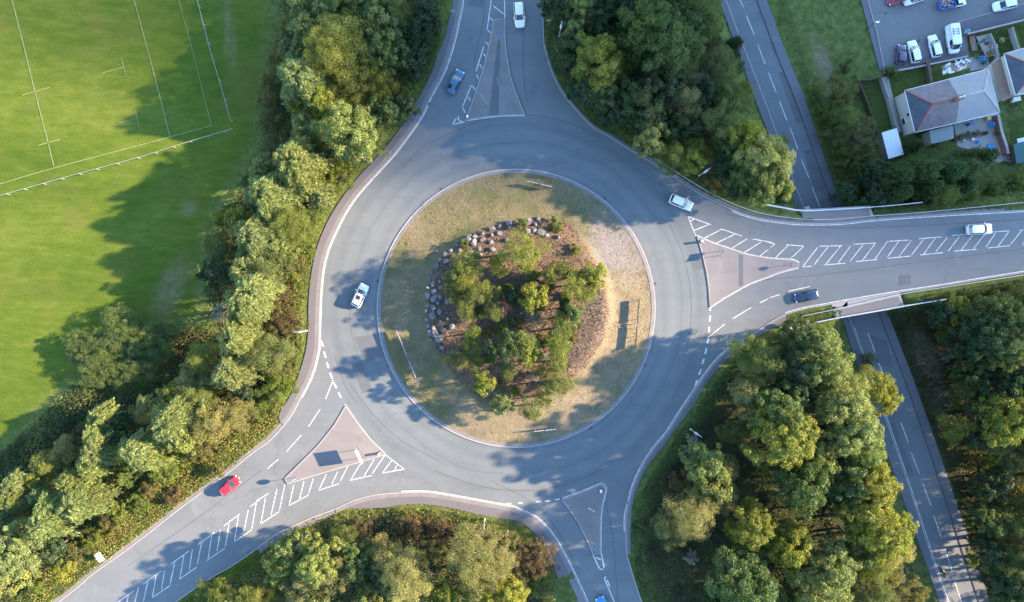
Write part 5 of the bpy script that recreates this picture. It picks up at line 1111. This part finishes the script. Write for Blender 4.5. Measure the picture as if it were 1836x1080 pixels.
for s in (-1, 1):
    m = MB(); m.tube((-.01, s*.19, 1.40), (.16, s*.325, 1.2), .105, .08, 10); m.tube((.16, s*.325, 1.2), (.37, s*.30, 1.09), .08, .058, 10); m.build('sleeve', M['orange'], pr_, True)
hl = MB().ball((.13, 0, 1.62), (.15, .13, .14), 14, 10).build('helmet', M['helmet'], pr_, True)
m = MB(); m.ball((.2, 0, 1.62), (.09, .1, .06), 10, 6); m.build('visor', M['glass'], hl, True)
# ------------------------------------------------------------------ car park, houses and gardens (low level)
mb = MB(); mb.flat(W([(1460,-260),(1549,0),(1581,123),(1584,125),(1736,99),(1733,60),(1836,36),(2000,-6),(2000,-260)], ZL), ZL+0.03); tag(mb.build('car_park', M['asphalt_yard']), kind='structure')
mb = MB(); mb.prism(W([(1716,41),(1836,8),(2000,-36),(2000,-8),(1836,35),(1735,60),(1730,62)], ZL), ZL, ZL+0.14); mb.prism(W([(1537,-30),(1547,-30),(1553,0),(1583,122),(1577,128),(1543,0)], ZL), ZL, ZL+0.14); mb.prism(W([(1583,118),(1735,90),(1737,100),(1583,130)], ZL), ZL, ZL+0.14); tag(mb.build('pavement', M['pavement']), kind='structure')
mb = MB(); ribbon(mb, W([(1548,-30),(1555,0),(1572,60),(1584,120)], ZL), 0.18, ZL, ZL+0.17); ribbon(mb, W([(1716,40),(1836,7),(2000,-38)], ZL), 0.16, ZL, ZL+0.16); tag(mb.build('kerb', M['kerb']), kind='structure')
M['brick'] = None
def brickmat():
    t = NT('brick'); b_ = t.n('TexBrick'); b_.inputs['Scale'].default_value = 4.0; b_.inputs['Color1'].default_value = (0.22, 0.075, 0.055, 1); b_.inputs['Color2'].default_value = (0.30, 0.11, 0.08, 1); b_.inputs['Mortar'].default_value = (0.28, 0.24, 0.21, 1)
    t.l(t.coord(), b_.inputs['Vector']); return t.fin(t.mix(t.ramp(t.noise(1.0, 4), [(0.3, 0.0), (0.7, 0.4)]), b_.outputs[0], (0.18, 0.12, 0.1)), 0.9, 0.2)
M['brick'] = brickmat()
def slate(name, c1, c2, rot):
    t = NT(name); wv = t.n('TexWave', wave_type='BANDS', bands_direction='Y'); wv.inputs['Scale'].default_value = 1.6; wv.inputs['Distortion'].default_value = 0.4; mp = t.n('Mapping'); mp.inputs['Rotation'].default_value = (0, 0, rot); t.l(t.coord(), mp.inputs[0]); t.l(mp.outputs[0], wv.inputs[0])
    f = t.noise(0.8, 5, 0.7, sc=(1, 1, 1)); c = t.ramp(t.math('ADD', t.math('MULTIPLY', f, 0.75), t.math('MULTIPLY', wv.outputs[1], 0.22)), [(0.32, c1), (0.72, c2)]); t.bump(wv.outputs[1], 0.4, 0.04); return t.fin(c, 0.7, 0.3)
M['slate'] = slate('slate', (0.115, 0.09, 0.098), (0.215, 0.18, 0.188), 0.25); M['tile_grey'] = slate('tile_grey', (0.235, 0.222, 0.225), (0.30, 0.285, 0.287), 0.25); M['slate_dark'] = slate('slate_dark', (0.045, 0.06, 0.08), (0.09, 0.105, 0.13), 0.2)
M['render'] = plain('render_wall', (0.5, 0.48, 0.41), 0.9, 0.2, var=0.08, scale=1.2); M['ridge_red'] = plain('ridge_red', (0.34, 0.10, 0.075), 0.85, 0.2, var=0.3); M['ridge_grey'] = plain('ridge_grey', (0.36, 0.36, 0.37), 0.8, 0.2); M['gutter'] = plain('gutter', (0.72, 0.73, 0.74), 0.5)
def house(name, label, eaves, ridge, ze, zr, mats, ridge_m, split=None):
    """eaves: 4 px corners NW, NE, SE, SW; ridge: px west, px east"""
    E = [P(*q, ze) for q in eaves]; Rd = [P(*q, zr) for q in ridge]; ox, oy = E[0][0], E[0][1]
    root = empty(name, (ox, oy, ZL)); tag(root, label, 'house', 'houses at the upper right')
    lc = lambda p: (p[0]-ox, p[1]-oy, p[2]-ZL)
    e = [lc(p) for p in E]; r = [lc(p) for p in Rd]; cx, cy = sum(p[0] for p in e)/4, sum(p[1] for p in e)/4
    ins = [(cx+(p[0]-cx)*.965, cy+(p[1]-cy)*.95) for p in e]
    MB().prism(ins, -0.3, ze-ZL-0.05).build('wall', mats[0], root)
    lerp = lambda a, b, t: tuple(a[i]+(b[i]-a[i])*t for i in range(3))
    def skin(faces, mat):
        m = MB()
        for f in faces:
            n = len(f); m.add(list(f)+[(p[0], p[1], p[2]-.12) for p in f], [tuple(range(n)), tuple(range(2*n-1, n-1, -1))]+[(i, n+i, n+(i+1) % n, (i+1) % n) for i in range(n)])
        o = m.build('roof', mat, root); bm = bmesh.new(); bm.from_mesh(o.data); bmesh.ops.recalc_face_normals(bm, faces=bm.faces); bm.to_mesh(o.data); bm.free(); return o
    if split:
        tn = lerp(e[0], e[1], split[0]); ts = lerp(e[3], e[2], split[1]); tr = lerp(r[0], r[1], split[2])
        rf_ = skin([(e[0], tn, tr, r[0]), (e[3], r[0], tr, ts)], mats[1]); skin([(e[0], r[0], e[3])], mats[3]); skin([(tn, e[1], r[1], tr), (e[1], e[2], r[1]), (ts, tr, r[1], e[2])], mats[2])
    else:
        rf_ = skin([(e[0], e[1], r[1], r[0]), (e[3], r[0], r[1], e[2]), (e[1], e[2], r[1])], mats[1]); skin([(e[0], r[0], e[3])], mats[3]); tr = r[1]
    up = lambda p: (p[0], p[1], p[2]+.04)
    m = MB(); m.tube(up(r[0]), up(tr), .12, .12, 8); m.tube(up(r[0]), up(e[0]), .11, .11, 8); m.tube(up(r[0]), up(e[3]), .11, .11, 8); m.build('ridge_tiles', ridge_m, root, True)
    if split:
        m = MB(); m.tube(up(tr), up(r[1]), .11, .11, 8); m.tube(up(r[1]), up(e[1]), .1, .1, 8); m.tube(up(r[1]), up(e[2]), .1, .1, 8); m.build('ridge_tiles', M['ridge_grey'], root, True)
    for a, b_ in ((0, 1), (1, 2), (2, 3), (3, 0)):
        m = MB(); m.tube((e[a][0], e[a][1], e[a][2]-.08), (e[b_][0], e[b_][1], e[b_][2]-.08), .09, .09, 6); m.build('gutter', M['gutter'], root)
    return root, e, r, ins, lc
ZE, ZR = ZL+4.0, ZL+6.3
h1, e, r, ins, lc = house('semi_detached_house', 'cream-walled hip-roofed house, left half slate with red ridges, right half pale grey', [(1622.7,162.7),(1772.7,124),(1792.7,201.7),(1641,237.3)], [(1672.7,186.7),(1764,163)], ZE, ZR, (M['render'], M['slate'], M['tile_grey'], M['slate_dark']), M['ridge_red'], (0.52, 0.49, 0.52))
cp = lc(P(1720, 176, ZR+0.6)); ch_ = MB().box((cp[0], cp[1], 6.3), (1.2, .8, 2.2), 0.25).build('chimney', M['brick'], h1)
m = MB()
for k in (-.3, .3): m.tube((cp[0]+k, cp[1]+k*.25, 7.4), (cp[0]+k, cp[1]+k*.25, 7.85), .16, .13, 10)
m.build('chimney_pot', M['gutter'], ch_, True)
# windows on the visible left wall and the front
wa, wb_ = ins[0], ins[3]; dv = Vector((wb_[0]-wa[0], wb_[1]-wa[1], 0)); rz = math.atan2(dv.y, dv.x); nrm = Vector((-math.cos(rz-math.pi/2)*-1, -math.sin(rz-math.pi/2)*-1, 0))
if nrm.x > 0: nrm = -nrm
for t_, zc, w_, h_ in ((0.55, 2.9, .7, .8), (0.66, 1.1, 1.2, 1.0)):
    c_ = Vector((wa[0], wa[1], 0))+dv*t_+nrm*0.02; o = MB().box((c_.x, c_.y, zc), (w_, .10, h_), rz).build('window', M['gutter'], h1); MB().box((c_.x+nrm.x*.05, c_.y+nrm.y*.05, zc), (w_-.14, .04, h_-.14), rz).build('pane', M['glass'], o)
wa, wb_ = ins[3], ins[2]; dv = Vector((wb_[0]-wa[0], wb_[1]-wa[1], 0)); rz = math.atan2(dv.y, dv.x); nrm = Vector((math.sin(rz), -math.cos(rz), 0))
for t_, zc, w_, h_ in ((0.12, 1.2, 1.2, 1.2), (0.6, 1.2, 1.4, 1.2), (0.85, 1.2, 1.2, 1.2), (0.15, 3.1, 1.2, .9), (0.75, 3.1, 1.2, .9)):
    c_ = Vector((wa[0], wa[1], 0))+dv*t_+nrm*0.02; o = MB().box((c_.x, c_.y, zc), (w_, .10, h_), rz).build('window', M['gutter'], h1); MB().box((c_.x+nrm.x*.05, c_.y+nrm.y*.05, zc), (w_-.14, .04, h_-.14), rz).build('pane', M['glass'], o)
h2, e2, r2, ins2, lc2 = house('semi_detached_house', 'dark blue slate roofed house with red hip tiles cut off by the right edge', [(1801,97),(1930,60),(1955,140),(1821,170)], [(1862,121),(1915,108)], ZE, ZR, (M['render'], M['tile_grey'], M['tile_grey'], M['slate_dark']), M['ridge_red'])
def roofed(name, label, cat, quad, z0, h, roofm, wallm, slope=0.15, ribs=0, group=None, lvl=None):
    lv = ZL if lvl is None else lvl; q = [P(*p, lv+h) for p in quad]; ox, oy = q[0][0], q[0][1]; root = empty(name, (ox, oy, lv)); tag(root, label, cat, group)
    l = [(p[0]-ox, p[1]-oy) for p in q]; cx, cy = sum(p[0] for p in l)/4, sum(p[1] for p in l)/4
    MB().prism([(cx+(x_-cx)*.95, cy+(y_-cy)*.95) for x_, y_ in l], -0.1, h-slope-.02).build('wall', wallm, root)
    m = MB(); zz = [h, h, h-slope, h-slope]; m.add([(*l[i], zz[i]) for i in range(4)]+[(*l[i], zz[i]-.08) for i in range(4)], [(0, 1, 2, 3)[::-1], (4, 5, 6, 7), (0, 1, 5, 4), (1, 2, 6, 5), (2, 3, 7, 6), (3, 0, 4, 7)]); rf_ = m.build('roof', roofm, root)
    bm = bmesh.new(); bm.from_mesh(rf_.data); bmesh.ops.recalc_face_normals(bm, faces=bm.faces); bm.to_mesh(rf_.data); bm.free()
    if ribs:
        m = MB()
        for i in range(ribs+1):
            t_ = i/ribs; a = [l[0][k]+(l[1][k]-l[0][k])*t_ for k in (0, 1)]; b_ = [l[3][k]+(l[2][k]-l[3][k])*t_ for k in (0, 1)]; m.tube((*a, h+.02), (*b_, h-slope+.02), .035, .035, 5)
        m.build('ribs', M['gutter'], rf_)
    return root
M['poly'] = plain('polycarbonate', (0.62, 0.66, 0.72), 0.3, 0.4, var=0.12, scale=0.9); M['felt'] = plain('roof_felt', (0.22, 0.25, 0.25), 0.85, 0.2, var=0.3, scale=0.8); M['felt_brown'] = plain('felt_brown', (0.25, 0.165, 0.13), 0.9, 0.2, var=0.15); M['felt_green'] = plain('felt_green', (0.05, 0.11, 0.11), 0.85, 0.2, var=0.2); M['glass_frame'] = M['gutter']
roofed('garden_shed', 'pale ribbed polycarbonate lean-to shed left of the cream wall', 'shed', [(1581,238),(1607.7,230),(1621,276.7),(1594,285)], 0, 2.4, M['poly'], M['concrete'], ribs=4)
roofed('house_extension', 'grey-green flat roofed extension below the slate half of the house', 'extension', [(1666,235),(1709,225),(1711.5,248),(1671,258)], 0, 2.6, M['felt'], M['render'])
roofed('house_extension', 'brown flat roofed extension beside the dark slate house', 'extension', [(1777.7,115),(1799,100),(1819,173),(1797.7,182)], 0, 2.7, M['felt_brown'], M['render'])
roofed('garden_shed', 'teal felt roofed shed at the right edge below the gardens', 'shed', [(1817,259),(1850,250),(1857,285),(1824,294)], 0, 2.3, M['felt_green'], M['timber'])
def wall_line(name, px, label, cat, h, th, mat, group=None, lvl=ZL, posts=False):
    pts = [P2(*q, lvl+h) for q in px]; ox, oy = pts[0]; root_m = MB(); ribbon(root_m, [(x_-ox, y_-oy) for x_, y_ in smooth_line(pts, 2)], th, -0.2, h)
    o = root_m.build(name, mat); o.location = (ox, oy, lvl); cp_ = MB(); ribbon(cp_, [(x_-ox, y_-oy) for x_, y_ in smooth_line(pts, 2)], th+.06, h+.002, h+.05); cp_.build('coping', M['concrete'] if mat != M['timber'] else M['timber'], o); return tag(o, label, cat, group)
wall_line('garden_wall', [(1585,131),(1650,119),(1736,101)], 'low brick wall between the parked cars and the gardens', 'wall', 0.9, 0.22, M['brick'])
wall_line('garden_wall', [(1735,61),(1780,50),(1836,36),(1890,22)], 'long brick wall behind the gardens at the right edge', 'wall', 1.2, 0.22, M['brick'])
wall_line('garden_wall', [(1790,206),(1796,235),(1805,262),(1808,276)], 'dark red brick wall dividing the back gardens', 'wall', 1.5, 0.4, M['brick'])
wall_line('garden_wall', [(1663,110),(1667,125),(1671,148)], 'overgrown brown wall between the two lawns', 'wall', 1.2, 0.5, M['timber'])
wall_line('garden_fence', [(1538,144),(1560,143),(1580,137)], 'dark timber fence along the top of the left lawn', 'fence', 1.4, 0.08, M['timber'])
wall_line('garden_fence', [(1540,146),(1556,185),(1570,228),(1575,240)], 'dark timber fence down the left side of the lawn', 'fence', 1.4, 0.08, M['timber'])
wall_line('garden_fence', [(1582,140),(1594,175),(1606,222),(1612,236)], 'grey concrete fence between the lawn and the side path', 'fence', 1.3, 0.1, M['concrete'])
wall_line('garden_fence', [(1776,60),(1785,80),(1791,100),(1788,108)], 'curved pale timber fence right of the decking', 'fence', 1.2, 0.08, M['concrete'])
wall_line('garden_fence', [(1816,48),(1822,70),(1829,90)], 'pale timber fence between the two right-hand gardens', 'fence', 1.3, 0.08, M['concrete'])
wall_line('garden_fence', [(1712,250),(1740,245),(1772,237)], 'low dark planter wall across the back patio', 'wall', 0.6, 0.5, M['timber'])
lawn = NT('lawn'); M['lawn'] = lawn.fin(lawn.ramp(lawn.noise(1.4, 5, 0.7), [(0.3, (0.03, 0.052, 0.012)), (0.7, (0.07, 0.09, 0.022))]), 0.95, 0.1)
mb = MB()
for q in ([(1541,148),(1580,140),(1605,226),(1576,240)],[(1590,134),(1660,122),(1668,150),(1624,162),(1603,178)],[(1672,128),(1700,122),(1704,142),(1675,150)],[(1786,62),(1816,56),(1828,95),(1796,104)],[(1824,48),(1870,38),(1870,90),(1836,92)],[(1810,218),(1850,208),(1850,244),(1814,252)]): mb.flat(W(q, ZL), ZL+0.04)
tag(mb.build('lawn', M['lawn']), kind='structure')
M['slab'] = plain('paving_slab', (0.30, 0.28, 0.26), 0.9, 0.2, var=0.25, scale=1.4)
mb = MB()
for q in ([(1583,138),(1592,136),(1616,236),(1607,240)],[(1710,222),(1790,203),(1812,285),(1790,292),(1716,262)],[(1736,104),(1770,100),(1776,122),(1740,128)]): mb.flat(W(q, ZL), ZL+0.045)
tag(mb.build('patio', M['slab']), kind='structure')
M['deckw'] = plain('deck_boards', (0.36, 0.31, 0.25), 0.85, 0.2, var=0.25, scale=2.5)
def deckthing(q, label, h=0.35, mat=None, nm='decking', cat='decking'):
    p = [P2(*a, ZL+h) for a in q]; ox, oy = p[0]; root = empty(nm, (ox, oy, ZL)); tag(root, label, cat); a, b_, c_, d_ = [Vector((x_-ox, y_-oy, h)) for x_, y_ in p]
    m = MB(); n = 9
    for i in range(n):
        t0, t1 = i/n+.008, (i+1)/n-.008; q0, q1, q2, q3 = a.lerp(b_, t0), a.lerp(b_, t1), d_.lerp(c_, t1), d_.lerp(c_, t0); m.prism([(v_.x, v_.y) for v_ in (q0, q1, q2, q3)], h-.05, h)
    m.build('boards', mat or M['deckw'], root); m = MB(); m.prism([(v_.x*.98, v_.y*.98) for v_ in (a, b_, c_, d_)], 0, h-.055); m.build('frame', M['timber'], root)
deckthing([(1750,66),(1775,60),(1788,98),(1768,104)], 'grey timber decking in the garden below the long brick wall')
deckthing([(1738,66),(1748,63),(1752,90),(1743,92)], 'reddish timber walkway left of the decking', 0.4, M['felt_brown'])
# garden clutter
def parasol(px, py):
    x_, y_, z_ = P(px, py, ZL+2); rt = empty('parasol', (x_, y_, ZL+.35)); tag(rt, 'closed dark green parasol leaning over the decking', 'parasol'); m = MB(); m.tube((0, 0, 0), (.6, .35, 2.2), .03, .03, 8); m.build('pole', M['gutter'], rt)
    m = MB(); m.tube((-.5, -.3, 1.2), (.55, .32, 2.0), .12, .32, 10); m.tube((.55, .32, 2.0), (1.1, .62, 2.2), .32, .05, 10); m.build('canopy', M['felt_green'], rt, True)
parasol(1756, 77)
def tub(px, py, r_, h, mat, label, nm, cat):
    x_, y_, _ = P(px, py, ZL+h); rt = empty(nm, (x_, y_, ZL+.05)); tag(rt, label, cat); n = 24; vs = []
    for rr_, zz in ((r_*.85, 0), (r_, h), (r_*.9, h), (r_*.8, .1)): vs += [(rr_*math.cos(6.283*i/n), rr_*math.sin(6.283*i/n), zz) for i in range(n)]
    m = MB(); m.add(vs, [(j*n+i, j*n+(i+1) % n, (j+1)*n+(i+1) % n, (j+1)*n+i) for j in range(3) for i in range(n)]+[tuple(3*n+i for i in range(n))]); m.build('shell', mat, rt, True)
    m = MB()
    for i in range(n): m.tube((r_*.95*math.cos(6.283*i/n), r_*.95*math.sin(6.283*i/n), h), (r_*.95*math.cos(6.283*(i+1)/n), r_*.95*math.sin(6.283*(i+1)/n), h), .04, .04, 5)
    m.build('rim', mat, rt, True)
M['plastic_blue'] = plain('plastic_blue', (0.03, 0.28, 0.62), 0.4, 0.5); M['plastic_pale'] = plain('plastic_pale', (0.25, 0.50, 0.62), 0.4, 0.5)
tub(1780, 223, .45, .8, M['plastic_blue'], 'bright blue round tub on the back patio', 'water_butt', 'tub'); tub(1776, 264, .62, .3, M['plastic_blue'], 'low blue paddling pool on the patio beside the evergreen hedge', 'paddling_pool', 'pool'); tub(1753, 255, .28, .4, M['plastic_blue'], 'small blue bucket at the evergreen hedge edge', 'bucket', 'bucket'); tub(1736, 56, .32, .9, M['plastic_pale'], 'pale blue bin standing at the end of the brick wall', 'bin', 'bin'); tub(1762, 104, .4, .8, M['plastic_blue'], 'blue tub below the decking', 'water_butt', 'tub')
def wheelie(px, py, mat, label):
    x_, y_, _ = P(px, py, ZL+1); rt = empty('wheelie_bin', (x_, y_, ZL+.05), random.uniform(0, 1)); tag(rt, label, 'bin'); m = MB(); loft(m, [[(-.22, -.2, .08), (.22, -.2, .08), (.22, .2, .08), (-.22, .2, .08)], [(-.3, -.27, .98), (.3, -.27, .98), (.3, .27, .98), (-.3, .27, .98)]]); m.build('body', mat, rt)
    MB().box((.02, 0, 1.02), (.66, .6, .07)).build('lid', mat, rt, bevel=.02)
    for s in (-1, 1): MB().tube((-.24, s*.2, .1), (-.24, s*.26, .1), .1, .1, 12).build('wheel', M['rubber'], rt)
wheelie(1741, 222, M['sign_blue'], 'dark blue wheelie bin against the back of the grey-roofed half'); wheelie(1773, 212, plain('bin_orange', (0.6, 0.3, 0.08), 0.5), 'orange bin under the gutter of the grey-roofed half'); wheelie(1768, 110, M['felt_green'], 'green wheelie bin below the decking')
def table(px, py, label, w_=1.4, d_=.8, mat=None, rz=.2):
    x_, y_, _ = P(px, py, ZL+.7); rt = empty('garden_table', (x_, y_, ZL+.05), rz); tag(rt, label, 'table'); MB().box((0, 0, .72), (w_, d_, .05)).build('tabletop', mat or M['gutter'], rt, bevel=.01)
    for sx in (-1, 1):
        for sy in (-1, 1): MB().tube((sx*(w_/2-.08), sy*(d_/2-.08), 0), (sx*(w_/2-.1), sy*(d_/2-.1), .7), .03, .03, 6).build('leg', M['gutter'], rt)
table(1823, 178, 'white garden table in front of the dark slate house'); table(1830, 252, 'white garden table above the teal shed'); table(1783, 84, 'pale table at the right end of the decking', 1.2, .8, M['slab'])
# heap of builders' rubble behind the house
x_, y_, _ = P(1715, 120, ZL); rt = empty('rubble_heap', (x_, y_, ZL)); tag(rt, 'heap of broken boards and pale rubble behind the house', 'rubble heap')
m = MB(); gn, gm_ = 26, 12; vs = []
for i in range(gn):
    for k in range(gm_):
        u, v_ = -2.7+5.4*i/(gn-1), -1.0+2.0*k/(gm_-1); e_ = max(0, 1-(u/2.7)**2)*max(0, 1-v_*v_); vs.append((u, v_+u*.28, -.03+e_**.5*(.28+random.uniform(-.12, .2))))
m.add(vs, [(i*gm_+k, (i+1)*gm_+k, (i+1)*gm_+k+1, i*gm_+k+1) for i in range(gn-1) for k in range(gm_-1)]); m.build('mound', M['rubble'], rt)
for nm_, mt_, n_ in (('boards', M['gutter'], 16),):
    m = MB()
    for i in range(n_):
        u, v_ = random.uniform(-2.6, 2.6), random.uniform(-.9, .9); s_ = (random.uniform(.5, 1.6), random.uniform(.12, .5), random.uniform(.05, .2)) if nm_ != 'bricks' else (random.uniform(.2, .5),)*2+(random.uniform(.2, .4),)
        m.box((u, v_+u*.28, random.uniform(.15, .55)), s_, random.uniform(0, 3.14))
    m.build(nm_, mt_, rt)
x_, y_, _ = P(1811, 285, ZL); rt = empty('timber_stack', (x_, y_, ZL), .25); tag(rt, 'stack of pale planks at the lower end of the red garden wall', 'timber')
m = MB()
for i in range(14): m.box((random.uniform(-.5, .5), random.uniform(-.7, .7), .1+.05*i), (random.uniform(1.2, 2), .15, .05), random.uniform(-.3, .3))
m.build('planks', M['slab'], rt)
def pot(px, py, label, r_=.28, col=(0.10, 0.14, 0.03)):
    x_, y_, _ = P(px, py, ZL+.5); rt = empty('plant_pot', (x_, y_, ZL+.05)); tag(rt, label, 'plant pot', 'potted plants in the gardens')
    MB().tube((0, 0, 0), (0, 0, .42), r_*.75, r_, 14).build('pot', M['rubble'], rt, True)
    V_, F_2 = crown_clumps(r_*1.6, r_*1.5, 10, .16, 40, .13, True); f = link('foliage', mesh_arrays('foliage', V_+np.array([0, 0, .75]), F_2, M['leaf']), rt); f.color = (*col, 1)
for q in ((1719,246,'potted plant at the left end of the patio planter'), (1733,240,'potted plant in the middle of the patio'), (1748,238,'potted plant right of the patio middle'), (1765,240,'potted plant at the right end of the patio planter'), (1786,240,'potted plant beside the dark red brick wall'),
          (1771,97,'potted plant at the lower right corner of the decking', .4), (1752,101,'potted plant at the lower left corner of the decking', .35), (1797,72,'bright green round shrub pot in the middle of the small lawn', .5, (0.17, 0.2, 0.03)), (1822,192,'potted plant below the white garden table'), (1678,262,'potted plant below the flat roofed extension')): pot(*q)
def chair(px, py, label, rz, mat):
    x_, y_, _ = P(px, py, ZL+.5); rt = empty('garden_chair', (x_, y_, ZL+.05), rz); tag(rt, label, 'chair', 'chairs in the gardens'); MB().box((0, 0, .44), (.48, .48, .05)).build('seat', mat, rt, bevel=.02); MB().box((-.23, 0, .72), (.05, .48, .5)).build('backrest', mat, rt, bevel=.02)
    for sx in (-1, 1):
        for sy in (-1, 1): MB().tube((sx*.2, sy*.2, 0), (sx*.2, sy*.2, .43), .025, .025, 6).build('leg', mat, rt)
for q in ((1728,252,'white chair left of the middle of the patio', .4, M['gutter']), (1745,250,'white chair near the evergreen side of the patio', 2.2, M['gutter']), (1815,182,'white chair left of the garden table by the slate house', 0.1, M['gutter']), (1768,78,'dark chair on the decking beside the parasol', 3.0, M['dark_metal']), (1760,92,'dark chair at the lower end of the decking', 1.2, M['dark_metal']), (1833,262,'blue chair beside the teal shed', 1.0, M['sign_blue'])): chair(*q)
# car-park lamp column
bx, by, _ = P(1553, 53, ZL); rt = empty('lamp_post', (bx, by, ZL)); tag(rt, 'thin dark lamp post at the left kerb of the car park', 'street lamp'); hx, hy, _ = P(1577, 37, ZL+6)
m = MB(); m.tube((0, 0, 0), (0, 0, 5.0), .06, .045, 8); m.build('pole', M['dark_metal'], rt, True); MB().tube((0, 0, 4.95), (hx-bx, hy-by, 5.3), .035, .03, 6).build('arm', M['steel'], rt, True); MB().ball((hx-bx, hy-by, 5.3), (.4, .18, .1), 10, 6).build('lamp_head', M['gutter'], rt, True)
